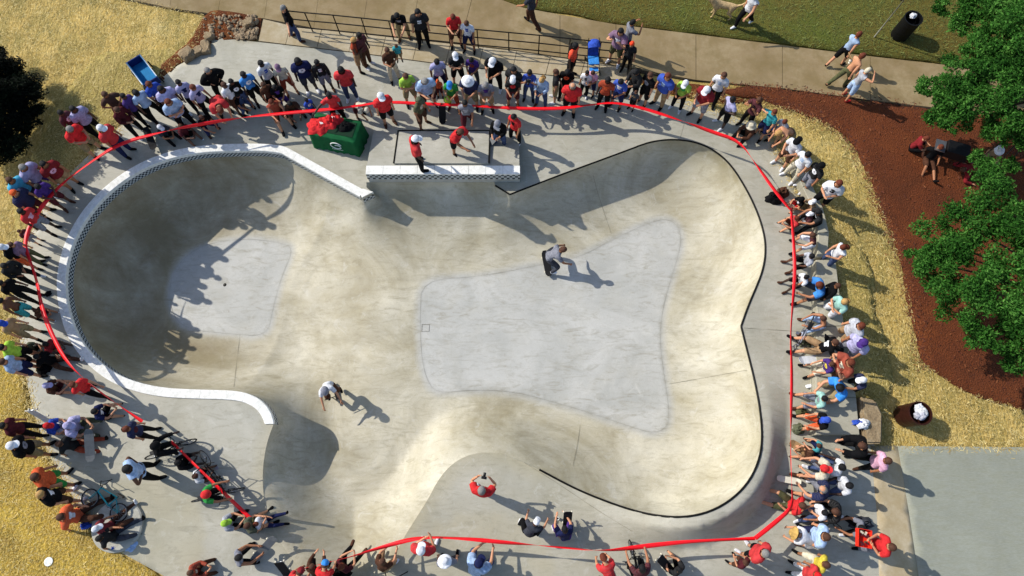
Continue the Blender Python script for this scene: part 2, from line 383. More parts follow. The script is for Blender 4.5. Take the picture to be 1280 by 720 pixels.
def person(hx, hy, face, pose, top, kind, bot, bkind, head, label, sk='m', s=1.0, wide=1.0, shoe='black', prnt=None, base=0.0, group='people watching round the skatepark', lift=0.0):
    big = wide > 1.12
    R = person_meshes(pose, kind, bkind, big); out = R['out']; a = math.radians(face-90)
    z = out['head'].z*s + base + lift
    hw = P(hx, hy, z); off = Matrix.Rotation(a, 3, 'Z') @ (Vector((out['head'].x, out['head'].y, 0))*s)
    mt_top = cloth(top, int(hx*7+hy*3) % 4) if R.get('shirt') else None
    o = empty('person', (hw.x-off.x, hw.y-off.y, base+lift), a)
    o.scale = (s*wide, s*(1+(wide-1)*.6), s)
    tag(o, label, 'person', group)
    obj('body', R['body'], cskin(sk), o)
    if 'shirt' in R:
        obj('shirt' if kind != 'dress' else 'dress', R['shirt'], mt_top, o)
        if prnt and 'print' in R: obj('shirt_print', R['print'][int(hx+hy) % 3], cloth(prnt), o)
    obj('trousers' if bkind == 'long' else 'shorts', R['trousers'], cloth(bot), o)
    for q in R['shoes']: obj('shoe', q, cloth(shoe), o)
    hk, hc = head
    obj({'hair': 'hair', 'long': 'hair', 'bald': 'hair', 'cap': 'cap', 'capback': 'cap', 'hat': 'sun_hat', 'helmet': 'helmet'}[hk], headmesh(hk),
        chair(hc) if hk in ('hair', 'long', 'bald') else cloth(hc), o, out['head'], head_rot(out))
    if hk in ('cap', 'hat'): obj('hair', headmesh('bald'), chair('brown' if sk in 'lm' else 'black'), o, out['head'], head_rot(out))
    return o
# ---------------------------------------------------------------- ground materials
def nodes_mat(name):
    m = bpy.data.materials.new(name); m.use_nodes = True
    return m, m.node_tree.nodes, m.node_tree.links, m.node_tree.nodes['Principled BSDF']
def ground_mat(name, cols, scale, rough=.95, bump=.5, bscale=30, bdist=.03, fine=None, stretch=None, spec=.2, mid=None):
    """cols: list of (position, hex) on a large noise; fine: (scale, dark hex, amount) small speckle"""
    m, n, L, b = nodes_mat(name); b.inputs['Roughness'].default_value = rough; b.inputs['Specular IOR Level'].default_value = spec
    tc = n.new('ShaderNodeTexCoord'); src = tc.outputs['Object']
    if stretch:
        mp = n.new('ShaderNodeMapping'); mp.inputs['Scale'].default_value = stretch[:3]; mp.inputs['Rotation'].default_value = (0, 0, stretch[3]); L.new(src, mp.inputs[0]); src2 = mp.outputs[0]
    else: src2 = src
    t = n.new('ShaderNodeTexNoise'); t.inputs['Scale'].default_value = scale; t.inputs['Detail'].default_value = 8; t.inputs['Roughness'].default_value = .65; t.inputs['Distortion'].default_value = .6
    L.new(src, t.inputs['Vector'])
    r = n.new('ShaderNodeValToRGB'); e = r.color_ramp.elements
    e[0].position, e[0].color = cols[0][0], lin(cols[0][1]); e[1].position, e[1].color = cols[-1][0], lin(cols[-1][1])
    for p, c in cols[1:-1]: q = e.new(p); q.color = lin(c)
    L.new(t.outputs[0], r.inputs[0]); out = r.outputs[0]
    if fine:
        for fs, fc, am in fine:
            t2 = n.new('ShaderNodeTexNoise'); t2.inputs['Scale'].default_value = fs; t2.inputs['Detail'].default_value = 5; t2.inputs['Roughness'].default_value = .7
            L.new(src2, t2.inputs['Vector'])
            r2 = n.new('ShaderNodeValToRGB'); r2.color_ramp.elements[0].position = .42; r2.color_ramp.elements[1].position = .62
            r2.color_ramp.elements[0].color = (0, 0, 0, 1); r2.color_ramp.elements[1].color = (am, am, am, 1)
            L.new(t2.outputs[0], r2.inputs[0])
            mx = n.new('ShaderNodeMix'); mx.data_type = 'RGBA'; L.new(r2.outputs[0], mx.inputs[0]); L.new(out, mx.inputs[6]); mx.inputs[7].default_value = lin(fc); out = mx.outputs[2]
    L.new(out, b.inputs['Base Color'])
    if bump:
        t3 = n.new('ShaderNodeTexNoise'); t3.inputs['Scale'].default_value = bscale; t3.inputs['Detail'].default_value = 6; L.new(src2, t3.inputs['Vector'])
        bp = n.new('ShaderNodeBump'); bp.inputs['Strength'].default_value = bump; bp.inputs['Distance'].default_value = bdist
        L.new(t3.outputs[0], bp.inputs['Height']); L.new(bp.outputs[0], b.inputs['Normal'])
    return m
M_straw = ground_mat('straw mulch', [(.34, '#726436'), (.45, '#957a38'), (.56, '#bb9c52'), (.72, '#c6b47c')], .5, bump=1, bscale=15, bdist=.04,
                     fine=[(14, '#6b5a22', .55), (38, '#e0cc8a', .5), (1.6, '#7c7440', .6)], stretch=(1, .45, 1, .6))
M_straw2 = ground_mat('olive straw', [(.34, '#5f5628'), (.5, '#8a7a3c'), (.66, '#a8945a')], .7, bump=1, bscale=9, bdist=.06, fine=[(14, '#55491c', .55), (38, '#d4c07c', .5)], stretch=(1, .45, 1, .9))
M_straw3 = ground_mat('golden straw', [(.34, '#6a5014'), (.5, '#9a7a20'), (.66, '#b4942e')], .8, bump=1, bscale=11, bdist=.07, fine=[(7, '#5a4a18', .6), (26, '#d8c070', .6)])
M_bark = ground_mat('bark mulch', [(.3, '#3e1c0a'), (.5, '#5a2a10'), (.72, '#703a16')], .7, bump=1, bscale=22, bdist=.05, fine=[(30, '#2a1008', .7), (60, '#9a5c3a', .35)])
M_lawn = ground_mat('lawn', [(.38, '#5f451c'), (.52, '#605424'), (.64, '#50581e'), (.76, '#3a561a')], .3, bump=1, bscale=30, bdist=.04, fine=[(24, '#3a3e12', .6), (50, '#7a8238', .4)])
M_path = ground_mat('path concrete', [(.3, '#7f6d4e'), (.5, '#917f60'), (.7, '#a09070')], .5, bump=.15, bscale=60, bdist=.004, fine=[(1.6, '#74643f', .6), (6, '#8a7550', .35), (70, '#6f6047', .25)])
M_walk = ground_mat('walk concrete', [(.3, '#a8987a'), (.5, '#b3a68c'), (.7, '#bab09a')], .9, bump=.15, bscale=60, bdist=.004, fine=[(2, '#97855f', .5), (7, '#97855f', .3), (70, '#857860', .2)])
M_pad = ground_mat('grey concrete', [(.3, '#83867a'), (.7, '#94978a')], .7, bump=.15, bscale=60, bdist=.004, fine=[(2.2, '#858672', .6), (9, '#a9aaa0', .3), (80, '#6f7068', .25)], stretch=(1, 5, 1, 0))
M_dirt = ground_mat('red dirt', [(.3, '#4a2410'), (.5, '#6e3c1c'), (.7, '#8a5c30')], 2.2, bump=1, bscale=18, bdist=.08, fine=[(20, '#3a1a0c', .5)])
M_stone = ground_mat('field stone', [(.3, '#7c6a52'), (.5, '#9a8668'), (.7, '#a99a80')], 3, bump=.8, bscale=14, bdist=.03, fine=[(20, '#5f5340', .5)])

def conc_mat(name, grey, tan, dark, fine_amt=.3):
    """skatepark concrete: attribute 'tan' blends the ground-in tan staining of the curved walls over the grey flats, and dish shading on the deck"""
    m, n, L, b = nodes_mat(name); b.inputs['Roughness'].default_value = .62; b.inputs['Specular IOR Level'].default_value = .35
    tc = n.new('ShaderNodeTexCoord'); o = tc.outputs['Object']
    def nz(sc, det=6, ro=.6, dist=0, vec=None):
        t = n.new('ShaderNodeTexNoise'); t.inputs['Scale'].default_value = sc; t.inputs['Detail'].default_value = det; t.inputs['Roughness'].default_value = ro; t.inputs['Distortion'].default_value = dist
        L.new(vec or o, t.inputs['Vector']); return t.outputs[0]
    def rmp(x, p0, p1, c0, c1):
        r = n.new('ShaderNodeValToRGB'); r.color_ramp.elements[0].position = p0; r.color_ramp.elements[1].position = p1
        r.color_ramp.elements[0].color = c0; r.color_ramp.elements[1].color = c1; L.new(x, r.inputs[0]); return r.outputs[0]
    def mix(f, a, c, val=None):
        x = n.new('ShaderNodeMix'); x.data_type = 'RGBA'
        if isinstance(f, float): x.inputs[0].default_value = f
        else: L.new(f, x.inputs[0])
        for k, q in ((6, a), (7, c)):
            if isinstance(q, tuple): x.inputs[k].default_value = q
            else: L.new(q, x.inputs[k])
        return x.outputs[2]
    at = n.new('ShaderNodeAttribute'); at.attribute_name = 'tan'
    W = (1, 1, 1, 1); K = (0, 0, 0, 1)
    g = mix(rmp(nz(.55, 8, .62, .8), .35, .65, K, W), lin(grey[0]), lin(grey[1]))
    t = mix(rmp(nz(.33, 9, .68, .8), .36, .64, K, W), lin(tan[0]), lin(tan[1]))
    mm = n.new('ShaderNodeMath'); mm.operation = 'MULTIPLY_ADD'; L.new(nz(1.3, 6), mm.inputs[0]); mm.inputs[1].default_value = .7; mm.inputs[2].default_value = -.35
    ad = n.new('ShaderNodeMath'); ad.operation = 'ADD'; ad.use_clamp = True; L.new(at.outputs['Fac'], ad.inputs[0]); L.new(mm.outputs[0], ad.inputs[1])
    c = mix(ad.outputs[0], g, t)
    wv = n.new('ShaderNodeMapping'); wv.inputs['Scale'].default_value = (.6, 2.2, 1); wv.inputs['Rotation'].default_value = (0, 0, .5); L.new(o, wv.inputs[0])
    st = rmp(nz(2.0, 9, .72, 1.5, wv.outputs[0]), .5, .72, K, (.55, .55, .55, 1)); c = mix(st, c, lin(dark))
    sp = rmp(nz(9, 7, .75, 2.0), .54, .74, K, (.42, .42, .42, 1)); c = mix(sp, c, lin(dark))
    li = rmp(nz(2.2, 9, .75, 1.0), .56, .75, K, (.5, .5, .5, 1)); c = mix(li, c, (.62, .61, .56, 1))
    fn = rmp(nz(55, 5, .8), .45, .7, K, (fine_amt,)*3+(1,)); c = mix(fn, c, lin(dark))
    sa = n.new('ShaderNodeAttribute'); sa.attribute_name = 'shade_stain'; sm_ = n.new('ShaderNodeMath'); sm_.operation = 'MULTIPLY'; L.new(sa.outputs['Fac'], sm_.inputs[0]); L.new(rmp(nz(.9, 8, .7, .5), .35, .65, (.3,)*3+(1,), (.85,)*3+(1,)), sm_.inputs[1])
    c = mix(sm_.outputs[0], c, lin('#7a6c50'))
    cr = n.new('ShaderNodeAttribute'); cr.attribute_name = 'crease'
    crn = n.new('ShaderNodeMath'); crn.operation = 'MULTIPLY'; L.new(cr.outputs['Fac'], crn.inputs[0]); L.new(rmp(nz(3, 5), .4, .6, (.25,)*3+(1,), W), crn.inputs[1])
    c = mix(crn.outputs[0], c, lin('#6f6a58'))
    L.new(c, b.inputs['Base Color'])
    bp = n.new('ShaderNodeBump'); bp.inputs['Strength'].default_value = .25; bp.inputs['Distance'].default_value = .02
    L.new(nz(4, 8, .65, .5), bp.inputs['Height']); L.new(bp.outputs[0], b.inputs['Normal'])
    return m
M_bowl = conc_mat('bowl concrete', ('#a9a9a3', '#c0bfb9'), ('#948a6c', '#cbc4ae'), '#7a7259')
M_deck = conc_mat('deck concrete', ('#9b998d', '#b4b1a5'), ('#9c957c', '#aea68e'), '#7a7764')
M_steel = mat('dark steel', '#15140f', .45, .3, 8, metal=.4)
M_blackp = mat('black plastic', '#141416', .5, .2, 8)
M_cope = ground_mat('white coping', [(.3, '#e2e1da'), (.7, '#f2f1ec')], 2, bump=.2, bscale=60, bdist=.005, fine=[(9, '#b5b3a6', .4)])

# ---------------------------------------------------------------- polygons in the place, from the photograph
def poly(pts, z=0.0): return np.array([P(x, y, z)[:2] for x, y in pts])
def smooth_closed(pts, it=2, closed=True):
    p = np.array(pts, float)
    for _ in range(it):
        q = np.roll(p, -1, 0); a = p*.75+q*.25; b_ = p*.25+q*.75
        p = np.stack([a, b_], 1).reshape(-1, p.shape[1])
    return p
def smooth_open(pts, it=2):
    p = np.array(pts, float)
    for _ in range(it):
        a = p[:-1]*.75+p[1:]*.25; b_ = p[:-1]*.25+p[1:]*.75
        p = np.concatenate([p[:1], np.stack([a, b_], 1).reshape(-1, p.shape[1]), p[-1:]])
    return p
def resample(p, step, closed=True):
    q = np.concatenate([p, p[:1]]) if closed else p
    out = []
    for a, b_ in zip(q[:-1], q[1:]):
        n = max(1, int(math.ceil(np.linalg.norm(b_[:2]-a[:2])/step)))
        for k in range(n): out.append(a+(b_-a)*k/n)
    if not closed: out.append(q[-1])
    return np.array(out)
def inside(p, pg):
    x, y = p[:, 0], p[:, 1]; r = np.zeros(len(p), bool); j = len(pg)-1
    for i in range(len(pg)):
        xi, yi, xj, yj = pg[i][0], pg[i][1], pg[j][0], pg[j][1]
        c = ((yi > y) != (yj > y)); 
        with np.errstate(divide='ignore', invalid='ignore'): r ^= c & (x < (xj-xi)*(y-yi)/(yj-yi+1e-12)+xi)
        j = i
    return r
def dist_poly(p, pg, closed=True):
    """distance and index of the nearest segment"""
    a = pg; b_ = np.roll(pg, -1, 0)
    if not closed: a = a[:-1]; b_ = b_[:-1]
    best = np.full(len(p), 1e9); idx = np.zeros(len(p), int); tt = np.zeros(len(p))
    for i in range(len(a)):
        ab = b_[i][:2]-a[i][:2]; L2 = ab@ab+1e-12; t = np.clip(((p-a[i][:2])@ab)/L2, 0, 1)
        d = np.linalg.norm(p-(a[i][:2]+t[:, None]*ab), axis=1); m = d < best
        best[m] = d[m]; idx[m] = i; tt[m] = t[m]
    return best, idx, tt

# rim of the bowl: runs of (kind, rim height, pixels); white pool coping, steel coping, rolled edge
def run(kind, pts, it=2, zr=None):
    out = []
    pz = [(P(x, y, z)[0], P(x, y, z)[1], z) for (x, y, z) in [(q[0], q[1], q[2] if len(q) > 2 else 0) for q in pts]]
    p = smooth_open(pz, it) if it else np.array(pz)
    return [(kind, r) for r in resample(p, .09, False)]
RIM = []
RIM += run('w', [(342, 530), (339, 517), (329, 503), (312, 493), (290, 489), (240, 488), (205, 486), (175, 480), (150, 471), (128, 457), (108, 437), (94, 415), (85, 388), (81, 360), (83, 330), (93, 298), (112, 266), (138, 238), (172, 214), (210, 198), (250, 190), (295, 188), (330, 188), (352, 191)])
RIM += run('w', [(354, 192), (453, 247)], 0)
RIM += run('w', [(454, 247), (465, 241)], 0)
RIM += run('w', [(464.5, 240), (458, 234)], 0)
_yb = P(500, 217, .6).y; _py = 217+next(k*.05 for k in range(600) if P(500, 217+k*.05, 0).y < _yb)
RIM += run('x', [(458, _py), (618, _py)], 0)
RIM += run('s', [(619, 232), (637, 243)], 0)
RIM += run('s', [(638, 243), (700, 219), (760, 197), (795, 184)], 0)
RIM += run('s', [(797, 183), (815, 177), (840, 174), (868, 177), (892, 187), (914, 206), (934, 238), (948, 268), (956, 296), (957, 318), (953, 340), (944, 362), (935, 383), (926.5, 407)], 2)
RIM += run('s', [(926.5, 409, 0), (933, 435, 0), (942, 470, .03), (950, 510, .18), (953, 545, .5), (950, 572, .76), (938, 600, .85), (917, 623, .85), (888, 640, .85), (855, 647, .75), (822, 645, .5), (790, 638, .25), (750, 624, .1), (715, 609, 0), (674, 587, 0)], 2)
RIM += run('r', [(672, 586), (650, 576), (622, 566), (592, 566), (568, 577), (549, 597), (534, 626), (517, 652), (500, 680), (486, 712), (478, 745), (440, 752), (402, 745), (382, 718), (356, 688), (338, 655), (329, 620), (328, 588), (332, 560), (337, 543), (341, 533)], 2)
rim = np.array([r for k, r in RIM]); rkind = np.array([k for k, r in RIM])
ok = np.concatenate([[True], np.linalg.norm(np.diff(rim[:, :2], axis=0), axis=1) > .02]); rim = rim[ok]; rkind = rkind[ok]
steep = np.isin(rkind, ['w', 's', 'x']).astype(float)
steep[(rkind == 'r') & (rim[:, 1] > -1.6)] = .12; _m = (rkind == 'r') & (rim[:, 0] < -4); steep[_m] = np.clip((rim[_m, 1]+.1)/1.6, 0, .8)
ss = steep.copy()
for _ in range(14): ss = (np.roll(ss, 1)+ss+np.roll(ss, -1))/3
steep = ss
_l = int(np.where(rkind == 's')[0][-1]); _al = np.cumsum(np.linalg.norm(np.diff(rim[:, :2], axis=0, prepend=rim[:1, :2]), axis=1)); _da = _al[_l]-_al
steep = np.where((_da > 0) & (_da < 3.5), np.minimum(steep, .12+.88*_da/3.5), steep)
for _ in range(25): steep = (np.roll(steep, 1)+steep+np.roll(steep, -1))/3

DL, DR = 2.0, 1.38
FL = smooth_closed(poly([(368, 310), (352, 345), (341, 385), (334, 421), (285, 417), (235, 412), (216, 395), (211, 365), (218, 335), (245, 310), (280, 300), (320, 299), (348, 303)], -DL), 2)
FR = smooth_closed(poly([(445, 346), (490, 352), (530, 348), (600, 345), (675, 330), (722, 322), (770, 296), (815, 276), (835, 272), (851, 284), (852, 308), (838, 350), (828, 385), (824, 425), (830, 470), (837, 510), (836, 534), (818, 544), (790, 535), (735, 516), (680, 500), (640, 490), (590, 486), (550, 492), (520, 516), (500, 545), (482, 578), (462, 593), (443, 591), (430, 572), (429, 535), (426, 505), (412, 474), (392, 446), (372, 433), (358, 425), (362, 390), (376, 350), (392, 322), (415, 335)], -DR), 2)
FLOORR = smooth_closed(poly([(527, 350), (600, 346), (675, 331), (722, 323), (770, 297), (815, 277), (835, 273), (850, 285), (851, 308), (838, 350), (828, 385), (824, 425), (830, 470), (836, 510), (835, 533), (818, 542), (790, 534), (735, 515), (680, 499), (640, 489), (590, 487), (545, 492), (532, 472), (526, 440), (525, 395)], -DR), 2)

XD0, XD1 = P(345, 360, -DL)[0], P(500, 360, -DR)[0]
def bowl_z(p):
    dC = np.full(len(p), 1e9); dC, idx, _ = dist_poly(p, rim[:, :2])
    def fl(F): d, _, _ = dist_poly(p, F); return np.where(inside(p, F), 0, d)
    dl, dr = fl(FL), fl(FR)
    k_ = np.clip((XD1-p[:, 0])/(XD1-XD0), 0, 1); k_ = k_*k_*(3-2*k_); D = DR+(DL-DR)*k_; _c = P(395, 600, -1); D = D-.32*np.exp(-((p[:, 0]-_c[0])**2+(p[:, 1]-_c[1])**2)/3.2); dF = np.minimum(dl, dr)
    # steepness and rim height, smooth average over the rim
    st = np.zeros(len(p)); sw = np.zeros(len(p)); zr = np.zeros(len(p))
    for i in range(0, len(rim), 2):
        w_ = 1/(((p-rim[i, :2])**2).sum(1)+.04)**2; st += w_*steep[i]; zr += w_*rim[i, 2]; sw += w_
    st /= sw; zr /= sw
    near = dC < .02
    zr = np.where(near, rim[idx, 2], zr)
    s = dC/(dC+dF+1e-9)
    # circular transition limited to a radius of about the depth
    circ = np.sqrt(np.clip(1-(1-s)**2.0, 0, 1))
    _q = np.clip(s/.8, 0, 1); roll = _q*_q*(3-2*_q)
    f = st*circ+(1-st)*roll
    z = zr*(1-f)-D*f
    return z, s, dl, dr, D, st
def cdt_mesh(outer, holes, pts, keep):
    """constrained triangulation of points with the outline edges kept"""
    V = []; E = []
    for lp in [outer]+holes:
        n = len(V); V += [Vector(q[:2]) for q in lp]; E += [(n+i, n+(i+1) % len(lp)) for i in range(len(lp))]
    V += [Vector(q) for q in pts]
    r = delaunay_2d_cdt(V, E, [], 0, 1e-5)
    vs = np.array([v[:] for v in r[0]]); fs = np.array([f for f in r[2] if len(f) == 3])
    c = vs[fs].mean(1); m = keep(c); return vs, fs[m]
def grid_pts(pg, step, jit=.0):
    lo = pg[:, :2].min(0); hi = pg[:, :2].max(0)
    X, Y = np.meshgrid(np.arange(lo[0], hi[0], step), np.arange(lo[1], hi[1], step)); X[1::2] += step/2
    p = np.stack([X.ravel(), Y.ravel()], 1); return p[inside(p, pg)]
def mesh_np(name, v, f, sm=True):
    me = bpy.data.meshes.new(name); me.from_pydata([tuple(map(float, q)) for q in v], [], [tuple(map(int, q)) for q in f])
    me.polygons.foreach_set('use_smooth', [sm]*len(f)); me.update(); return me
def attr(me, name, vals):
    a = me.attributes.new(name, 'FLOAT', 'POINT'); a.data.foreach_set('value', np.asarray(vals, dtype=np.float32))

g = grid_pts(rim, .09); d, _, _ = dist_poly(g, rim[:, :2]); g = g[d > .15]
rings = []
tan_ = np.roll(rim[:, :2], -1, 0)-np.roll(rim[:, :2], 1, 0); nrm_ = np.stack([-tan_[:, 1], tan_[:, 0]], 1); nrm_ /= np.linalg.norm(nrm_, axis=1)[:, None]+1e-9
area = ((rim[:, 0]*np.roll(rim[:, 1], -1)-np.roll(rim[:, 0], -1)*rim[:, 1]).sum())/2
if area < 0: nrm_ = -nrm_
for off in (.006, .02, .05, .10):
    q = rim[:, :2]+nrm_*off; q = q[inside(q, rim)]; dd, _, _ = dist_poly(q, rim[:, :2]); rings.append(q[dd > off*.93])
vs, fs = cdt_mesh(rim, [], np.concatenate([g]+rings), lambda c: inside(c, rim))
z, s, dl, dr, D, st = bowl_z(vs)
me = mesh_np('bowl', np.column_stack([vs, z]), fs)
inL = inside(vs, FL); inR = inside(vs, FLOORR); dFR, _, _ = dist_poly(vs, FLOORR); dFL, _, _ = dist_poly(vs, FL)
dd = np.minimum(np.where(inR, 0, dFR), np.where(inL, 0, dFL))
tanv = np.clip(dd/.26, 0, 1)*.85
tanv = np.clip(tanv+.25*np.clip((-9-vs[:, 0])/2, 0, 1)*(dd > .05), 0, 1.1)  # extra tan on the left wall, warming its shade in the colour
attr(me, 'tan', tanv)
attr(me, 'shade_stain', np.clip((-7.6-vs[:, 0])/2.5, 0, 1)*np.clip(dd/.5, 0, 1)*np.clip((vs[:, 1]-2.2)/2.5, .25, 1))  # brown of the left wall, with the bowl's shade deepened in the colour
attr(me, 'crease', np.clip(np.exp(-(np.minimum(dFR, dFL)/.05)**2)*.15+np.exp(-(dist_poly(vs, FR)[0]/.06)**2)*.25, 0, 1))  # floor edge lines, with shading where the slopes begin painted into the colour
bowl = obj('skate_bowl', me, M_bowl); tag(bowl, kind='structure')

# ---------------------------------------------------------------- deck
DECK_PX = [(245, 70), (268, 47), (300, 50), (345, 55), (450, 67), (560, 82), (640, 90), (720, 98), (787, 101), (845, 122), (880, 131), (935, 152), (965, 172), (985, 212), (1000, 245), (1030, 282), (1040, 330), (1046, 400), (1056, 440), (1067, 500), (1090, 506), (1094, 545), (1093, 557), (1150, 557.5), (1165, 640), (1195, 800), (260, 800), (232, 745), (205, 720), (150, 690), (110, 655), (85, 610), (62, 570), (43, 520), (32, 470), (21, 400), (16, 365), (17, 340), (35, 300), (52, 262), (80, 225), (100, 204), (128, 178), (150, 158), (170, 135), (195, 103), (222, 82)]
deckp = resample(poly(DECK_PX), .3)
def deck_z(p):
    d, idx, _ = dist_poly(p, rim[:, :2]); zr = np.zeros(len(p)); sw = np.zeros(len(p))
    for i in range(0, len(rim), 2):
        w_ = 1/(((p-rim[i, :2])**2).sum(1)+.02)**2; zr += w_*rim[i, 2]; sw += w_
    zr /= sw; zr = np.where(d < .03, rim[idx, 2], zr)
    roll = (rkind[idx] == 'r')
    t = np.clip((d-.28)/.6, 0, 1); lowlip = zr*(1-t)
    return lowlip, d
g = grid_pts(deckp, .22); d, _, _ = dist_poly(g, rim[:, :2]); g = g[(d > .12) & ~inside(g, rim)]; d2, _, _ = dist_poly(g, deckp); g = g[d2 > .08]
rg = []
for off in (.10, .22, .3, .4, .5, .6, .7, .8, .9, 1.0):
    q = (rim[:, :2]-nrm_*off)[(rim[:, 2] > .02)]
    if len(q): q = q[::2]; dd, _, _ = dist_poly(q, rim[:, :2]); rg.append(q[dd > off*.95])
vs, fs = cdt_mesh(deckp, [rim], np.concatenate([g]+rg), lambda c: inside(c, deckp) & ~inside(c, rim))
z, d = deck_z(vs)
# drop a skirt round the outer edge so that the slab has thickness
me = mesh_np('deck', np.column_stack([vs, z]), fs)
bm = bmesh.new(); bm.from_mesh(me)
be = [e for e in bm.edges if e.is_boundary and inside(np.array([e.verts[0].co[:2]]), np.array(deckp)+0)[0] is not None]
outer = [e for e in be if min(np.linalg.norm(deckp-np.array(e.verts[0].co[:2]), axis=1)) < .02 and min(np.linalg.norm(deckp-np.array(e.verts[1].co[:2]), axis=1)) < .02]
ex = bmesh.ops.extrude_edge_only(bm, edges=outer)
for v in ex['geom']:
    if isinstance(v, bmesh.types.BMVert): v.co.z -= .16
bm.to_mesh(me); bm.free()
vv = np.array([v.co[:] for v in me.vertices])
tn = np.array([.5+.5*noise.noise(Vector((x*.22+3, y*.22, 0))) for x, y, _ in vv])
dr_, _, _ = dist_poly(vv[:, :2], rim[:, :2])
rollseg = rim[rkind == 'r'][:, :2]; drl, _, _ = dist_poly(vv[:, :2], rollseg, False)
attr(me, 'tan', np.clip(tn*.5+np.clip(1-drl/.5, 0, 1)*.7+.45*(np.hypot(vv[:, 0]-P(165, 690)[0], vv[:, 1]-P(165, 690)[1]) < 2.0)+.35*(np.hypot(vv[:, 0]-P(600, 740)[0], vv[:, 1]-P(600, 740)[1]) < 2.1), 0, 1)); attr(me, 'crease', np.zeros(len(vv)))  # the two discs are tan concrete with dish shading put into the colour
deck = obj('deck', me, M_deck); tag(deck, kind='structure')

# white coping blocks round the deep end, with tile band below
def coping_line(pts): return resample(smooth_open([(P(x, y, 0)[0], P(x, y, 0)[1], 0) for x, y in pts], 2), .03, False)
wseg = rim[:int(np.where(rkind == 'x')[0][0])]
wseg = rim[:int(np.argmin(np.linalg.norm(rim[:, :2]-np.array(P(453, 247, 0)[:2]), axis=1)))]
L_ = np.concatenate([[0], np.cumsum(np.linalg.norm(np.diff(wseg[:, :2], axis=0), axis=1))])
def at(Ls, t): return np.array([np.interp(t, L_, wseg[:, k]) for k in range(2)])
wn = nrm_[:len(wseg)]
def nat(t): v = np.array([np.interp(t, L_, wn[:, k]) for k in range(2)]); return v/np.linalg.norm(v)
nb = int(L_[-1]/.66); step = L_[-1]/nb
for k in range(nb):
    t0, t1 = k*step+.002, (k+1)*step-.002
    mb = MB(); vsb = []; n = 5; w_ = .245
    h = .035+rnd.uniform(-.002, .002)
    sec = [(-.025, -.10), (-.025, h-.012), (-.012, h), (w_-.01, h), (w_, h-.01), (w_, -.02)]      # inwards lip to deck side
    for i in range(n+1):
        t = t0+(t1-t0)*i/n; c = at(L_, t); nn = nat(t)
        for a, zz in sec: vsb.append((c[0]-nn[0]*a, c[1]-nn[1]*a, zz))
    m_ = len(sec); fb = []
    for i in range(n):
        for j in range(m_): fb.append((i*m_+j, i*m_+(j+1) % m_, (i+1)*m_+(j+1) % m_, (i+1)*m_+j))
    fb += [tuple(range(m_))[::-1], tuple(n*m_+j for j in range(m_))]
    mb.add(vsb, fb); obj('coping_block', mb.me('coping_block'), M_cope, bowl)

# chequered tile band: real small tiles would be two pixels, so one strip with a chequer print
def checker_mat():
    m, n, L, b = nodes_mat('chequered tile'); b.inputs['Roughness'].default_value = .25
    uv = n.new('ShaderNodeUVMap'); ck = n.new('ShaderNodeTexChecker'); ck.inputs['Scale'].default_value = 1
    ck.inputs['Color1'].default_value = lin('#b4b8b6'); ck.inputs['Color2'].default_value = lin('#2e363c'); L.new(uv.outputs[0], ck.inputs[0]); L.new(ck.outputs[0], b.inputs['Base Color']); return m
M_tile = checker_mat()
def strip(name, line, ztop, h, parent, tile=.05, off=.012, normals=None):
    """vertical band following a line (list of (x,y)), with uv in tiles"""
    n = len(line); v = []; f = []; L = np.concatenate([[0], np.cumsum(np.linalg.norm(np.diff(line, axis=0), axis=1))])
    for i, q in enumerate(line):
        nn = normals[i]
        v += [(q[0]+nn[0]*off, q[1]+nn[1]*off, ztop), (q[0]+nn[0]*(off+.03), q[1]+nn[1]*(off+.03), ztop-h), (q[0]-nn[0]*.02, q[1]-nn[1]*.02, ztop-h)]
    for i in range(n-1): f += [(3*i, 3*i+1, 3*i+4, 3*i+3), (3*i+1, 3*i+2, 3*i+5, 3*i+4)]
    me = bpy.data.meshes.new(name); me.from_pydata(v, [], f); uvl = me.uv_layers.new(name='UVMap')
    for p in me.polygons:
        for li in p.loop_indices:
            vi = me.loops[li].vertex_index; uvl.data[li].uv = (L[vi//3]/tile, (0 if vi % 3 == 0 else h/tile))
    me.update(); return obj(name, me, M_tile, parent)
strip('tile_band', wseg[:, :2], -.10, .22, bowl, normals=wn, tile=.065)
mb = MB(); q = [P(x, y, 0) for x, y in ((452.8, 247.3), (466.5, 240.3), (453.5, 236.2), (449, 240.5))]; mb.add([(v.x, v.y, .035) for v in q]+[(v.x, v.y, -.1) for v in q], [(0, 1, 2, 3), (0, 4, 5, 1), (1, 5, 6, 2), (2, 6, 7, 3), (3, 7, 4, 0)]); obj('coping_block', mb.me('coping_block'), M_cope, bowl)
q0, q1 = np.array(P(453, 247.6, 0)[:2]), np.array(P(466, 241, 0)[:2]); strip('tile_band', np.array([q0+(q1-q0)*k/6 for k in range(7)]), -.10, .22, bowl, normals=[((q1-q0)[1]/np.linalg.norm(q1-q0), -(q1-q0)[0]/np.linalg.norm(q1-q0))]*7, tile=.075)

# steel coping
sidx = np.where(rkind == 's')[0]; runs = [rim[sidx]]
mb = MB(); mb.tube([(q[0], q[1], q[2]+.004) for q in rim[sidx]], .030, 7); obj('steel_coping', mb.me('steel_coping'), M_steel, bowl)

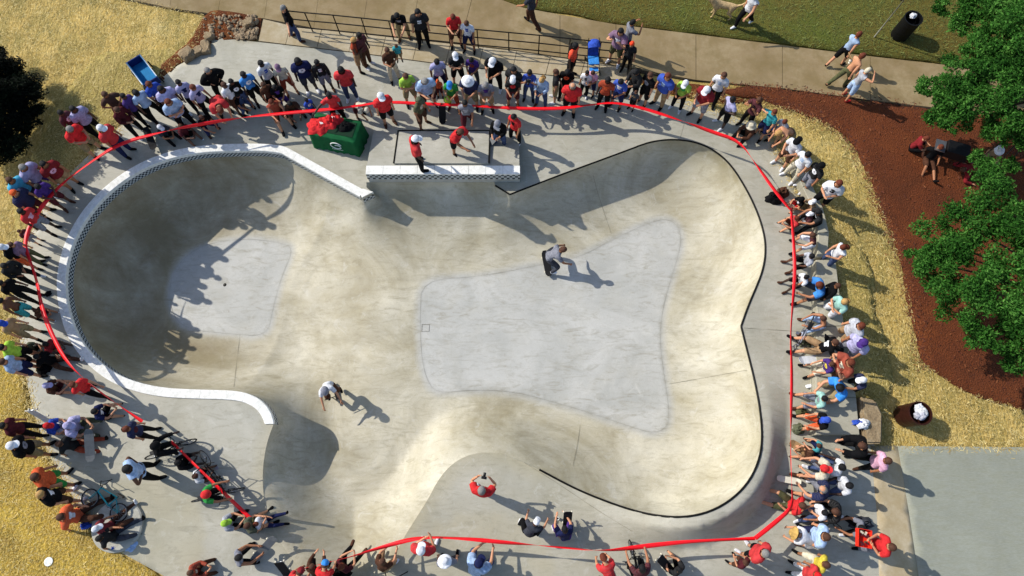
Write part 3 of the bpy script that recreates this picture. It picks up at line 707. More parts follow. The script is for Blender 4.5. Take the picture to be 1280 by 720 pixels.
# raised wall of the pocket: block with white coping, chequer band, bank behind it and steel edged ledge
a, b_ = P(457, 217, .6), P(650, 217, .6); yb = a.y
blk = MB()
blk.box(((a.x+b_.x)/2, yb+.27/2+.004, .28), (b_.x-a.x, .27, .60-.05))
raised = obj('raised_wall', blk.me('raised_wall'), M_bowl); tag(raised, kind='structure')
nbk = 9
for k in range(nbk):
    x0 = a.x+(b_.x-a.x)*k/nbk; x1 = a.x+(b_.x-a.x)*(k+1)/nbk; m2 = MB(); m2.box(((x0+x1)/2, yb+.13, .58), (x1-x0-.008, .30, .05)); obj('coping_block', m2.me('coping_block'), M_cope, raised)
ln = np.array([(a.x+(b_.x-a.x)*i/20, yb) for i in range(21)])
strip('tile_band', ln, .553, .27, raised, normals=[(0, -1)]*21, tile=.09, off=.006)
# bank
yt = yb+.285; y0 = P(550, 158, 0).y
bank = MB(); xl, xr = a.x+.02, b_.x-.02
bank.add([(xl, yt, .6-.004), (xr, yt, .6-.004), (xr, y0, .006), (xl, y0, .006), (xl, yt, -.05), (xr, yt, -.05), (xr, y0, -.05), (xl, y0, -.05)], [(0, 1, 2, 3), (0, 3, 7, 4), (1, 5, 6, 2), (0, 4, 5, 1), (3, 2, 6, 7)])
bk = obj('bank', bank.me('bank'), M_deck); tag(bk, kind='structure')
def bz(y): return .6-(y-yt)/(y0-yt)*.594
lx0, lx1 = P(496, 185, .3).x, P(612, 185, .3).x; ly0 = yt+.06; ly1 = P(550, 165, .15).y
led = MB(); hh = .13
led.add([(lx0, ly0, bz(ly0)+hh*.5), (lx1, ly0, bz(ly0)+hh*.5), (lx1, ly1, bz(ly1)+hh), (lx0, ly1, bz(ly1)+hh), (lx0, ly0, bz(ly0)-.1), (lx1, ly0, bz(ly0)-.1), (lx1, ly1, bz(ly1)-.1), (lx0, ly1, bz(ly1)-.1)], [(0, 1, 2, 3), (0, 3, 7, 4), (1, 5, 6, 2), (0, 4, 5, 1), (3, 2, 6, 7)])
lg = obj('ledge', led.me('ledge'), M_deck, bk)
ed = MB(); e_ = hh+.004
for p0, p1 in (((lx0, ly0, bz(ly0)+hh*.5+.004), (lx0, ly1, bz(ly1)+e_)), ((lx0, ly1, bz(ly1)+e_), (lx1, ly1, bz(ly1)+e_)), ((lx1, ly1, bz(ly1)+e_), (lx1, ly0, bz(ly0)+hh*.5+.004))):
    e2 = MB(); e2.tube([p0, p1], .027, 4); obj('steel_edge', e2.me('steel_edge'), M_steel, lg)

# round pad, lower left; its dish is only shading in the deck colour
c = P(148, 657, 0); pd = MB(); pd.lathe([(0, .09), (.66, .09), (.70, .07), (.72, -.02)], 40, (c.x, c.y, 0), sm=False)
tag(obj('round_pad', pd.me('round_pad'), M_deck), kind='structure')

# ---------------------------------------------------------------- sheets round the park
def wobble(p, amp, f=1.3):
    return np.array([[q[0]+amp*noise.noise(Vector((q[0]*f, q[1]*f, 1.7))), q[1]+amp*noise.noise(Vector((q[0]*f, q[1]*f, 9.2)))] for q in p])
def sheet(name, px, z, m, amp=0, step=.25, relief=0, rf=2.0, kind='structure', it=0, thick=.10):
    p = poly(px);
    if it: p = smooth_closed(p, it)
    p = resample(p, .2 if amp else 1.0)
    if amp: p = wobble(p, amp, 1.1); p = wobble(p, amp*.45, 4.0)
    g = grid_pts(p, step); dd, _, _ = dist_poly(g, p); g = g[dd > step*.4]
    vs, fs = cdt_mesh(p, [], g, lambda c: inside(c, p))
    dd, _, _ = dist_poly(vs, p)
    zz = [z+(relief*(noise.noise(Vector((x*rf, y*rf, 0)))*.6+noise.noise(Vector((x*rf*2.7, y*rf*2.7, 4)))*.4)*min(1, e/.4) if relief else 0) for (x, y), e in zip(vs, dd)]
    me = mesh_np(name, np.column_stack([vs, zz]), fs, True)
    bm = bmesh.new(); bm.from_mesh(me); ex = bmesh.ops.extrude_edge_only(bm, edges=[e for e in bm.edges if e.is_boundary])
    for v in ex['geom']:
        if isinstance(v, bmesh.types.BMVert): v.co.z -= thick
    bm.to_mesh(me); bm.free()
    return tag(obj(name, me, m), kind=kind)
# base ground with a hole under the park
X = np.concatenate([[-1500, -400, -120, -60, -35], np.arange(-26, 26.1, .4), [35, 60, 120, 400, 1500]]); Y = np.concatenate([[-1500, -400, -120, -40, -14], np.arange(-6, 22.1, .4), [30, 60, 120, 400, 1500]])
hole = rim[:, :2]
vs = [(x, y, -.075+(.03*noise.noise(Vector((x*1.7, y*1.7, 3)))+.03*noise.noise(Vector((x*.5, y*.5, 8)))-.01 if abs(x) < 30 and -8 < y < 24 else -.05)) for y in Y for x in X]
nx = len(X); cells = []; cc = []
for j in range(len(Y)-1):
    for i in range(nx-1): cells.append((j*nx+i, j*nx+i+1, (j+1)*nx+i+1, (j+1)*nx+i)); cc.append(((X[i]+X[i+1])/2, (Y[j]+Y[j+1])/2))
cc = np.array(cc); dd, _, _ = dist_poly(cc, hole); kp = ~(inside(cc, hole) | ((dd < .32) & (np.abs(cc[:, 0]) < 26)))
tag(obj('ground', mesh_np('ground', vs, [c_ for c_, k_ in zip(cells, kp) if k_]), M_straw), kind='structure')

lawn_px = [(560, -20), (610, -3), (640, 5), (700, 15), (760, 27), (860, 40), (960, 52), (1060, 65), (1200, 81), (1330, 95), (1700, 110), (2100, -380), (560, -380)]
sheet('lawn', lawn_px, -.012, M_lawn, amp=.06, step=.5, relief=.02)
mulch_px = [(905, 108), (960, 108), (1060, 122), (1150, 135), (1300, 148), (1700, 170), (1700, 620), (1400, 560), (1285, 513), (1235, 500), (1195, 482), (1155, 457), (1148, 425), (1140, 385), (1132, 345), (1120, 300), (1100, 258), (1085, 215), (1066, 180), (1035, 152), (1005, 140), (985, 133), (945, 122), (905, 115)]
sheet('mulch_bed', mulch_px, -.008, M_bark, amp=.12, step=.3, relief=.03, it=1, rf=4)
sheet('dirt_patch', [(252, 22), (262, 14), (300, 16), (325, 22), (326, 38), (318, 50), (268, 49), (244, 72), (222, 82), (205, 98), (195, 103), (200, 82), (225, 62), (243, 44)], .0, M_dirt, amp=.10, step=.12, relief=.05, rf=5)
sheet('dusty_strip', [(786, 98), (860, 105), (905, 108), (905, 118), (940, 124), (905, 130), (850, 118)], -.02, M_dirt, amp=.08, step=.2, relief=.02)

# path of poured slabs
pathb = tag(sheet('path', [(60, -60), (150, -3), (200, 8), (255, 17), (325, 22), (372, 33), (640, 62), (785, 84), (800, 90), (870, 100), (960, 108), (1060, 121), (1150, 134), (1300, 147), (1700, 170), (1700, 112), (1330, 97), (1200, 84), (1060, 68), (960, 55), (760, 30), (640, 8), (600, -3), (560, -60)], -.02, mat('joint', '#4a4234', .95)), kind='structure')
def interp(line, x):
    xs = [q[0] for q in line]; ys = [q[1] for q in line]; return float(np.interp(x, xs, ys))
def slab(name, quad, z, m, parent, th=.06, gap=.008):
    q = np.array([P(x, y, 0)[:2] for x, y in quad]); c_ = q.mean(0); q = c_+(q-c_)*(1-gap/np.linalg.norm(q-c_, axis=1)[:, None]*1.4)
    zz = z+rnd.uniform(-.002, .002); mb = MB(); n = len(q)
    mb.add([(x, y, zz) for x, y in q]+[(x, y, zz-th) for x, y in q], [tuple(range(n))]+[(i, n+i, n+(i+1) % n, (i+1) % n)[::-1] for i in range(n)])
    return obj(name, mb.me(name), m, parent)
up = [(60, -120), (560, -60), (600, -3), (640, 7), (760, 29), (960, 54), (1060, 67), (1200, 83), (1330, 96), (1700, 111)]
lo = [(60, -60), (150, -3), (200, 8), (255, 17), (325, 22), (372, 33), (640, 62), (785, 84), (800, 90), (870, 100), (960, 108), (1060, 121), (1150, 134), (1300, 147), (1700, 170)]
xs = [150, 212, 272, 330, 392, 452, 514, 575, 637, 700, 770, 870, 978, 1088, 1200, 1320]
for x0, x1 in zip(xs[:-1], xs[1:]):
    k = 18 if x0 < 600 else 0
    m0, m1 = (interp(up, x0+k)+interp(lo, x0))/2, (interp(up, x1+k)+interp(lo, x1))/2
    slab('paving_slab', [(x0+k, interp(up, x0+k)), (x1+k, interp(up, x1+k)), (x1, interp(lo, x1)), (x0, interp(lo, x0))], 0, M_path, pathb)
walkb = tag(sheet('walkway', [(322, 24), (372, 33), (640, 62), (785, 84), (787, 101), (720, 98), (640, 90), (560, 82), (450, 67), (345, 55), (322, 51)], -.02, mat('joint', '#4a4234')), kind='structure')
up2 = [(322, 22), (372, 34), (640, 63), (786, 85)]; lo2 = [(322, 51), (345, 54), (450, 66), (560, 81), (640, 89), (720, 97), (787, 100)]
xs = [323, 357, 396, 436, 476, 516, 557, 598, 640, 682, 725, 785]
for x0, x1 in zip(xs[:-1], xs[1:]):
    slab('paving_slab', [(x0+6, interp(up2, x0+6)), (x1+(6 if x1 < 780 else 0), interp(up2, x1+6)), (x1, interp(lo2, x1)), (x0, interp(lo2, x0))], .002, M_walk, walkb)
pad = tag(sheet('grey_paving', [(1122, 557.5), (1280, 559), (1700, 563), (1750, 800), (1160, 800), (1148, 720), (1136, 640)], .006, M_pad, thick=.05), kind='structure')
sheet('tan_border', [(1088, 557), (1123, 557.5), (1137, 640), (1149, 720), (1161, 800), (1100, 800), (1099, 720), (1096, 640)], .003, M_walk, amp=.0, thick=.05)

# ---------------------------------------------------------------- seat steps on the right
def slabs_of(name, L, R, z, label, cat, n, m=M_deck):
    root = empty(name, (P(*L[0]).x, P(*L[0]).y, 0)); tag(root, label, cat); root_l = Vector(root.location)
    Lp = resample(poly(L), .05, False); Rp = resample(poly(R), .05, False)
    def ev(A, t): i = t*(len(A)-1); k = int(min(i, len(A)-2)); return A[k]+(A[k+1]-A[k])*(i-k)
    for k in range(n):
        q = [ev(Lp, k/n), ev(Rp, k/n), ev(Rp, (k+1)/n), ev(Lp, (k+1)/n)]; q = np.array(q); c_ = q.mean(0); q = c_+(q-c_)*.992
        mb = MB(); mb.add([(x-root_l.x, y-root_l.y, z) for x, y in q]+[(x-root_l.x, y-root_l.y, -.12) for x, y in q], [(0, 1, 2, 3)[::-1], (0, 4, 5, 1)[::-1], (1, 5, 6, 2)[::-1], (2, 6, 7, 3)[::-1], (3, 7, 4, 0)[::-1]])
        ms = mb.me('concrete_slab'); bm = bmesh.new(); bm.from_mesh(ms); bmesh.ops.recalc_face_normals(bm, faces=bm.faces[:]); bmesh.ops.bevel(bm, geom=[e for e in bm.edges if e.verts[0].co.z > 0 and e.verts[1].co.z > 0], offset=.015, segments=1, affect='EDGES'); bm.to_mesh(ms); bm.free()
        attr(ms, 'tan', [.5]*len(ms.vertices)); attr(ms, 'crease', [0]*len(ms.vertices))
        obj('concrete_slab', ms, m, root)
    return root
slabs_of('seat_step', [(1013, 330), (1014, 400), (1012, 470), (1012, 545)], [(1037, 330), (1045, 400), (1054, 450), (1062, 500), (1066, 545)], .40, 'long low concrete seat step beside the right hand tape with people sitting on it', 'bench', 5)
slabs_of('kerb', [(986, 212), (1000, 245), (1018, 282), (1015, 326)], [(996, 208), (1012, 243), (1031, 282), (1028, 326)], .34, 'concrete kerb seat curving along the upper right straw strip', 'bench', 4)
for nm in ('deck',): pass

# pour seams: thin strips in the grime of the joints, draped over the curve of the concrete
M_seam = mat('seam grime', '#77725f', .95, .3, 6); M_edge = mat('floor edge', '#9b978a', .95, .2, 6)
def drape(name, px, zfun, parent, w_=.011, it=2, m=M_seam, world=False):
    if world: xy = np.array(px)
    else:
        pl = smooth_open([(x, y, 0) for x, y in px], it); pl = resample(pl, 7, False); z = np.zeros(len(pl))
        for _ in range(7):
            xy = np.array([P(x, y, zz)[:2] for (x, y, _q), zz in zip(pl, z)]); z = .4*z+.6*zfun(xy)
    z = zfun(xy); out = [Vector((a_, b_2, c_2)) for (a_, b_2), c_2 in zip(xy, z)]
    v = []; f = []; n = len(out)
    for i in range(n):
        t = (out[min(i+1, n-1)]-out[max(i-1, 0)]).normalized(); s_ = t.cross(Vector((0, 0, 1))).normalized(); u = s_.cross(t); q = out[i]+u*.012
        e = w_*(.6+.6*noise.noise(q*2.3)); v += [q-s_*e/2, q+s_*e/2]
    for i in range(n-1): f.append((2*i, 2*i+1, 2*i+3, 2*i+2))
    me = bpy.data.meshes.new(name); me.from_pydata([tuple(a_) for a_ in v], [], f); me.update(); obj(name, me, m, parent)
bzf = lambda p: bowl_z(p)[0]
for ln_ in ([(741, 218), (748, 245), (764, 292)], [(725, 532), (722, 555), (716, 582)], [(836, 480), (870, 474), (938, 462)], [(300, 418), (296, 450), (292, 484)]): drape('pour_seam', ln_, bzf, bowl)
drape('pour_seam', np.concatenate([resample(FLOORR, .15), FLOORR[:1]]), bzf, bowl, .010, m=M_edge, world=True)
drape('pour_seam', np.concatenate([resample(FL, .15), FL[:1]]), bzf, bowl, .009, m=M_edge, world=True)
dzf = lambda p: deck_z(p)[0]
for ln_ in ([(655, 578), (700, 606), (750, 640), (790, 664)], [(930, 410), (1010, 415)], [(850, 173), (862, 130)]): drape('saw_cut', ln_, dzf, deck, .012)
# greener and browner straw where the mulch lies thick
sheet('straw_patch', [(120, 62), (200, 64), (245, 62), (222, 80), (193, 103), (150, 156), (100, 203), (66, 240), (34, 300), (20, 330), (20, 240), (50, 180), (70, 130), (95, 95)], -.004, M_straw2, amp=.2, step=.25, relief=.02, it=1)
sheet('straw_patch', [(-200, 380), (12, 380), (28, 470), (38, 520), (58, 570), (82, 612), (108, 658), (148, 694), (208, 724), (240, 790), (-200, 790)], -.004, M_straw3, amp=.12, step=.25, relief=.03, it=1, rf=3)
sheet('straw_patch', [(1040, 330), (1075, 300), (1095, 345), (1100, 420), (1115, 470), (1100, 500), (1075, 498), (1060, 440), (1048, 400)], -.004, M_straw2, amp=.25, step=.25, relief=.02, it=1)
# ---------------------------------------------------------------- the crowd
# head pixel | facing (degrees, 90 = up the photo, - = towards the bowl) | pose | top | bottom | head | skin, scale, width, print | where
CROWD = '''
76,141|-|stand2|maroon tee|black long|hair black|d 1 1 white|far upper left beside the dark evergreen
91,136|-|stand|lavender tee|black long|hair black|d 1 1.14 -|behind two red shirts near the evergreen
87,161|-|phone|red tee|khaki short|hair greyhair|l 1 1.2 -|leftmost red shirt behind the upper left tape
126,160|-|stand|red tee|navy long|cap white|m 1 1.2 -|on the tape right of the other red shirt
131,118|-|hips|brown tee|maroon short|hair brown|m 1 1.1 -|at the edge of the straw below the blue wagon
154,120|-|stand|purple tee|black long|hair black|d .98 1 -|between brown shirt and light blue polo
170,116|-|stand2|light blue tee|black long|long black|d 1 1.1 -|dark hair tied back, below the blue wagon
186,105|-|cross|blue tee|black long|hair auburn|m 1 1.1 -|directly below the blue wagon
201,111|-|stand|lavender tee|black long|hair black|d 1 1.2 -|right of the royal blue shirt under the wagon
146,137|-|phone|maroon long|black long|hair brown|l .97 1.1 -|wearing plaid in the second row of the upper left
210,127|-|cross|light blue tee|black long|hair auburn|l 1 1.2 -|second row, arms folded, facing the deep bowl
223,103|-|stand|lavender tee|black long|hair black|d 1 1 navy|dark tie, left of a matching pair
241,109|-|stand2|lavender tee|black long|hair auburn|m 1 1.1 navy|dark tie, right of a matching pair
259,88|-|hips|black long|black long|hair greyhair|l 1 1.14 -|grey haired, alone in front of the boulders
280,106|-|stand|white tee|brown short|hair brown|d .97 1.05 -|behind the bending red shirt near the tape
289,102|-|stand|black tee|denim short|hair black|d .97 1.0 white|left of the sky blue shirt in the top row
304,93|-|stand|bright blue tee|black short|hair black|k 1 1.1 white|tall, top row right of the boulders
274,135|-|bend|red tee|khaki short|hair auburn|l 1 1.2 -|bending over the tape at the upper left
200,159|-|floor|dark grey tee|black long|cap white|m .85 1 -|sitting on the ground just behind the upper left tape
226,158|-|floor|maroon tee|black short|hair brown|d .9 1 -|squatting behind the tape with white trainers
252,147|-|crouch|black tee|navy long|hair brown|m .9 1 -|crouched under the tape by the bending red shirt
297,119|-|crouch|black tee|denim long|hair black|m .9 1 -|crouching in the second row in front of sky blue shirt
326,79|-|stand|white tee|black long|hair black|k 1 1.1 blue|blue print on the chest, top row
347,84|-|stand2|cream tee|rust short|cap mauve|l .97 1 -|patterned cap, orange shorts, top row
372,76|-|stand|navy tee|dark grey short|hair black|k 1.05 1.2 white|large man between patterned cap and black sweater
396,78|-|stand|black long|grey short|hair black|k .97 1.05 white|between royal navy shirt and red polo
426,87|-|stand|red tee|denim long|hair black|k 1.03 1.16 -|standing alone right of the black sweater
411,119|-|point|red tee|black long|hair black|k 1 1.05 -|reaching over the green table
383,125|-|stand|blue tee|navy short|hair black|k .68 1 white|small child left of the green table
339,127|-|bench|rust tank|brown short|hair auburn|l .95 1.1 -|seated low behind the tape, checked top
362,129|-|crouch|brown tee|maroon short|hair black|d .9 1.1 -|crouching left of the small child in blue
329,106|-|stand|brown tee|black short|hair brown|m .9 1 -|half hidden behind the seated checked top
343,109|-|phone|black tee|purple short|hair black|m .9 1 purple|below the patterned cap
354,10|10|rail|black tee|denim long|hair greyhair|l 1 1.05 -|leaning with one hand on the left end of the railing
449,44|-30|stand|maroon tee|brown long|hair black|k 1 1.05 -|standing close beside a floral dress under the railing
442,50|-10|cross|rust tank|tan short|hair blond|d .97 1.05 cream|floral summer outfit beside the man in maroon
496,19|-|lean|black tee|khaki long|hair black|l 1 1.1 grey|slumped forward against the railing
522,15|-|stand|black tee|black long|hair black|l 1.05 1.15 white|white print, leaning back on the railing
566,21|-|phone|red tee|brown short|hair auburn|l 1 1.05 -|only red shirt leaning on the railing
583,29|-|stand2|white tee|navy short|hair brown|m .93 1.05 blue|hand on the railing beside the red shirt
484,63|-|hold|brown tee|cream long|hair brown|m .98 1 -|carrying a toddler in teal
546,77|-|stand2|lavender tee|navy long|hair black|d 1 1.05 -|above the small child in orange
569,69|-|cross|black tee|black short|cap white|l 1 1.05 -|arms folded, under the railing in the middle
589,75|-|phone|purple tee|dark grey long|hair black|m .92 1 rust|between two black shirts with white caps
616,76|-|phone|black tee|black long|cap white|l 1 1.25 -|heavily built, right of the purple shirt
547,101|-|stand|orange tee|maroon short|hair orange|l .58 1 -|tiny child beside the pale blue-grey shirt
507,95|-|cross|lime tee|khaki short|hair brown|l 1 1.1 -|standing left end of the front row
531,101|-|phone|light blue tee|maroon short|hair greyhair|l 1 1.3 -|stout, right of the lime shirt
562,105|-|phone|green tee|rust long|cap bright blue|l .95 1.05 lime|holding a lime bag
585,101|-|phone|navy tee|khaki short|hat white|l 1 1.22 -|broad white sun hat
607,106|-|phone|grey tee|tan short|hair greyhair|l 1 1.1 purple|striped top right of the white sun hat
524,125|-30|stand2|olive tee|brown short|cap camo|m 1 1.05 cream|holding a black skateboard inside the tape
581,129|-|walk|grey tee|maroon short|hair black|m 1 1.05 light grey|walking inside the tape towards the platform
476,120|-|stand|red tee|black short|cap white|l 1.02 1.18 -|red polo right at the tape beside a crouching child
457,136|-40|bend|cream tee|maroon short|cap cream|m .8 1.1 -|bending down right of the green table
519,174|20|stand2|red tee|black long|cap white|k 1.03 1.2 -|standing on the white raised coping
575,164|-45|lean|red tee|black short|hair brown|m 1 1.15 -|on the steel edged platform looking down
622,154|-110|phone|black long|denim long|cap grey|l 1 1.1 white|propping a grey skateboard beside the platform
642,146|-130|stand2|red tee|black long|hair black|m 1 1.02 black|red and black jacket right of the platform
642,87|-|stand|black tee|black long|hair black|l 1 1.15 grey|back row right of the heavily built black shirt
641,101|-|phone|black tee|maroon short|capback white|m .95 1.1 red|front row left of the denim blue shirt
662,91|-|camera|blue tee|denim long|long black|m .95 1 white|filming, front row under the railing
677,100|-|phone|light blue long|denim long|long blond|l .97 1.05 -|blonde, at the middle of the top tape
695,90|180|stand|black tee|khaki short|hair brown|l .97 1.05 -|turned sideways left of the orange dress
709,90|-|phone|black tee|black long|hair black|m .97 1.08 orange|just behind the bald red shirt
716,107|-|stand|red tee|black short|bald greyhair|l 1 1.25 -|pale haired, in front of the orange dress
734,91|-|stand|white tee|black long|hair black|m .82 1 black|child with black vest below the pushchair
741,91|-|phone|pink tee|navy short|hair brown|m .8 1 -|child directly below the pushchair
719,57|-30|stand|orange-red dress|black short|long black|k 1.03 1.1 -|long bright orange dress left of the pushchair
776,39|-|camera|mauve tee|olive short|hair black|l 1.04 1.15 white|tall man filming at the corner of the railing
791,28|20|camera|grey tee|dark grey long|hair black|m 1 1 -|looking away over the path, behind the railing corner
790,55|-110|stand|black tee|black long|long orange-red|l .9 1 -|bright red hair, leaning at the railing end post
760,100|-|stand|rust tee|black long|hair black|k 1 1.12 orange|rust coloured print shirt at the top tape
776,102|-|phone|blue tee|navy short|hair black|m .95 1.1 white|between rust shirt and black hooded top
795,90|-|phone|black long|black long|long black|l 1 1.1 -|dark haired below the railing corner
813,94|-|stand|black tee|black short|hair brown|l 1 1.1 grey|large grey print, right of the black hooded top
795,115|-|stand|dark grey tee|black short|hair brown|l .62 1 tan|small child in front of two black shirts
835,95|-|stand|blue tee|tan long|hair auburn|l 1.03 1.2 light blue|red haired, on the straw corner
857,104|-|phone|lime tee|black long|cap white|m .97 1.05 green|green and yellow top
884,112|-|phone|darkred tee|grey short|cap white|l 1.02 1.2 -|wine coloured hooded top on the upper right tape
905,94|-120|stand|white tee|black long|hair brown|l 1.03 1.1 light blue|standing on the straw behind the wine hooded top
916,124|-160|hips|lavender dress|black short|hair black|k .96 1.1 -|pale dress and white trainers, hands on hips
949,125|-|camera|maroon tee|black long|long brown|m 1 1 black|taking a picture at the upper right bend
939,157|-|floor|brown long|black long|hat cream|l .95 1 -|seated at the corner of the tape
968,140|-|shade|teal tee|navy short|hair auburn|l .95 1.05 -|shading the eyes, upper right bend
967,153|-|crouch|bright blue tee|navy short|hair black|l .8 1 white|child crouching under the teal top
981,152|-|phone|light grey tee|tan short|hair auburn|l .85 1 -|boy at the outside of the upper right bend
974,166|-|bend|tan bare|khaki short|hair blond|l 1 1.05 -|bare back, stooping over the kerb
996,177|-|phone|white tee|brown short|capback black|l 1 1.12 -|upper of two white shirts on the right
1010,193|-150|stand2|white tee|cream long|hair black|l 1.02 1.1 light blue|white shirt and cream trousers
1027,207|-|stand|black tee|grey short|cap black|m 1 1.1 white|bold white print and cap
1049,229|-120|hold|white tee|black short|hair auburn|l 1.03 1.15 black|standing on the straw with a long shadow
1002,249|-|floor|black tee|red short|helmet black|l .7 1 white|small child with patterned helmet
1014,267|-|floor|maroon tee|white short|cap white|d .85 1 -|seated left of the black and white shirt
1024,265|-|bench2|black tee|black long|hair black|m .95 1.1 white|seated on the kerb, big white print
996,273|-|floor|red tee|brown short|hair auburn|l .8 1 -|boy sitting at the tape next to white shoes
1017,252|-|floor|tan tee|khaki short|cap white|m .85 1 brown|squatting behind the helmeted child
1016,294|-|bench2|maroon tank|white short|hair brown|l .92 1 -|pulling on the tape
1054,309|-170|phone|white tank|denim long|long auburn|l 1 1 -|long brown hair, standing on the straw
1015,320|-|bench|light grey tee|black short|hair black|d .85 1.05 -|seated on the step below the maroon vest
1008,346|-|bench|white tee|black short|hair black|k .8 1 -|small, left of the bright cyan shirt
1026,356|-|bench2|bright blue tee|dark grey short|hair auburn|m 1 1.2 -|bright cyan shirt seated on the step
1047,357|-|stand|black long|black long|hair brown|m .9 1 -|in the dark behind the cyan shirt
1056,377|-160|cross|mint tee|white short|long blond|l .97 1.1 -|straw blond long hair
1029,398|180|bench2|brown bare|light blue long|hair brown|m .95 1 -|bare chested with a bike on the step
1077,407|-170|stand|light grey tee|tan short|hair auburn|l 1.02 1.14 -|white shirt standing behind the step
1044,428|-|bench3|black tee|tan short|hair brown|l 1 1.1 white|sitting back on the step, white chest print
1080,428|-150|stand2|lavender tee|grey short|cap purple|m 1 1.2 -|purple cap, standing behind the step
1064,453|-170|camera|rust tee|brown long|hair auburn|l 1 1.25 cream|big red and white patterned shirt
1040,455|-|bench|purple tee|cream short|hair brown|l .85 1.05 yellow|yellow print, white skateboard at the knees
1078,475|-175|lean|navy tee|black long|cap white|m 1 .95 -|leaning over from behind, white cap
1052,484|-160|bench2|bright blue tee|khaki short|hair black|l 1.02 1.25 -|blue shirt, elbows out on the lower step
1031,498|-|bench|mint tee|grey short|hair black|l .9 1.1 grey|striped shirt next to an olive helmet
1034,525|-|bench|black tee|orange short|cap blue|l .9 1.1 blue|royal blue cap on the lower step
1024,557|-|bench2|teal tee|navy short|hair brown|l .7 1 purple|child in teal and purple
1014,565|-|floor|brown tee|tan short|hair brown|l .8 1 -|brown haired child at the tape
1079,557|175|lean|black long|black long|hair brown|l 1 1.15 -|bent figure left of the pink shirt
1110,576|180|stand|pink tee|black long|hair brown|m 1.02 1.1 -|only pink shirt, by the grey paving
1032,586|-|bench2|cream tee|grey short|capback red|l 1 1.15 -|red cap worn backwards
1053,584|-|bench|white tee|denim long|hair black|k .97 1.1 -|just right of the red cap
1062,607|-170|bench|white tee|denim long|hair black|k 1 1.05 -|below the other white shirt, long hair shadow
1030,612|-|bench2|navy tee|grey short|bald greyhair|l 1 1.2 -|balding, on the low step
1003,632|160|floor2|red tee|olive short|hair brown|l 1 1.1 -|half lying with both black shoes past the tape
1031,641|-170|bench|white tee|denim long|hair black|m .9 1 -|left of the black and maroon shirt
1046,640|165|bench2|black tee|black short|hair brown|l 1 1.15 maroon|seated low at the back of the lower right group
994,667|160|bend|white tee|white short|hat straw|l .97 1.05 blue|round straw hat
1033,671|160|stand|light blue tee|navy long|hair brown|l 1 1.2 -|pale blue shirt right of the straw hat
1077,660|170|crouch|grey tee|black short|hair black|m 1 1 black|crouching left of the red box carrier
1115,684|170|hold|red tee|grey long|hair brown|l 1.03 1.12 -|carrying an open red box
957,692|135|stand|red tee|black short|hair greyhair|l 1.02 1.2 -|grey haired, holding the tape at lower right
932,703|130|phone|maroon tee|brown short|hair brown|l .78 1 -|child beside the grey haired red shirt
1033,706|160|walk|yellow tee|cream short|hair brown|m 1 1.05 -|only yellow shirt
1022,719|160|stand|red tee|white long|hair red|m 1 1 -|cut by the frame below the yellow shirt
755,699|110|bend|red tee|maroon long|hair auburn|l .97 1.1 -|holding the bottom tape in the middle
803,711|100|bmx|maroon tee|black long|hair black|m 1 1.05 -|on a black bike at the bottom tape
849,712|130|floor|black tee|black short|hair black|l .92 1 -|seated with a black skateboard at the bottom
598,705|60|crouch|light blue tee|denim long|cap navy|l 1.05 1.2 -|crouching, dark cap, below the tape
671,652|60|skate|dark grey tee|black long|cap white|l .95 .95 -|squatting in the middle of the lower deck
706,662|100|crouch|navy tee|purple short|hair black|l .95 1.05 -|sitting with an upright black skateboard and a cup
526,688|80|hold|red tee|khaki short|cap white|l 1 1.2 -|holding the bottom tape, white cap
556,702|100|stand2|grey tee|dark grey long|hat white|l 1 1.05 -|wide white hat
478,702|60|crouch|brown tee|tan short|hair brown|l .97 1 -|with the camera tripod at the bottom tape
602,613|80|camera|red tee|khaki short|hair greyhair|l 1.02 1.15 -|photographer alone on the lower deck
406,706|80|bend|red tee|navy short|cap bright blue|l .95 1.05 -|round blue cap at the bottom tape
375,715|60|bend|red tee|maroon short|cap darkred|l .95 1.05 -|red cap, bottom edge
390,709|80|crouch|brown long|black short|hair brown|l .9 1 -|between the blue cap and the red cap
427,708|60|floor|maroon tee|black long|hair auburn|l .97 1 -|sitting back with legs along the tape
281,654|20|floor|light grey tee|black long|cap lime|l .95 1 -|lime cap, sitting by the lower left tape end
309,657|30|floor|camo tee|olive short|hair brown|l .95 1 -|camouflage shirt at the end of the lower left tape
320,655|10|floor2|white tee|navy long|hair auburn|l .75 1 -|child with dark socks past the tape end
298,697|20|crouch|grey tank|black long|hair black|m 1 1.05 -|holding a grey skateboard on edge
238,716|15|floor|rust long|brown long|hair brown|l .9 1 cream|sitting in patterned clothes at the bottom edge
222,578|-|floor|black long|black short|hair black|k .9 1 -|seated behind the riders, all in black
244,595|-|floor|white tee|black short|hair brown|d .85 1 -|between the black jacket and the red helmet
257,618|15|bmx|green tee|black short|helmet red|m .9 1.1 -|green shirt astride a bike
194,557|-|bmx|black long|black long|helmet black|k .95 1.05 -|dark bike rider at the lower left tape
158,536|-|stand|navy tee|black long|long auburn|l .97 1 maroon|long reddish hair
118,514|-|floor|navy tee|black short|hair black|l .92 1.05 white|alone on the concrete left of the tape
158,586|30|hips|light blue tank|black long|hair black|d 1.03 1.25 -|alone with pale vest and hands in front
43,596|-|stand2|orange tee|green short|hair brown|m 1 1.2 -|green shorts, on the straw edge
50,618|-|stand2|black tee|brown short|hair blond|l 1 1.15 white|shaved blond hair below the orange and green
76,646|15|floor2|orange tee|brown long|hair brown|l 1 1.15 white|squatting in orange by the round pad
120,661|35|floor2|darkred tee|brown long|cap white|m .95 1 -|white cap, lying on the round pad
124,673|20|floor2|black tee|dark grey long|hair black|m .95 1 -|lying beside the white cap
59,532|0|floor|blue tee|light grey short|cap red|l .9 1.05 -|red cap, seated at the straw edge
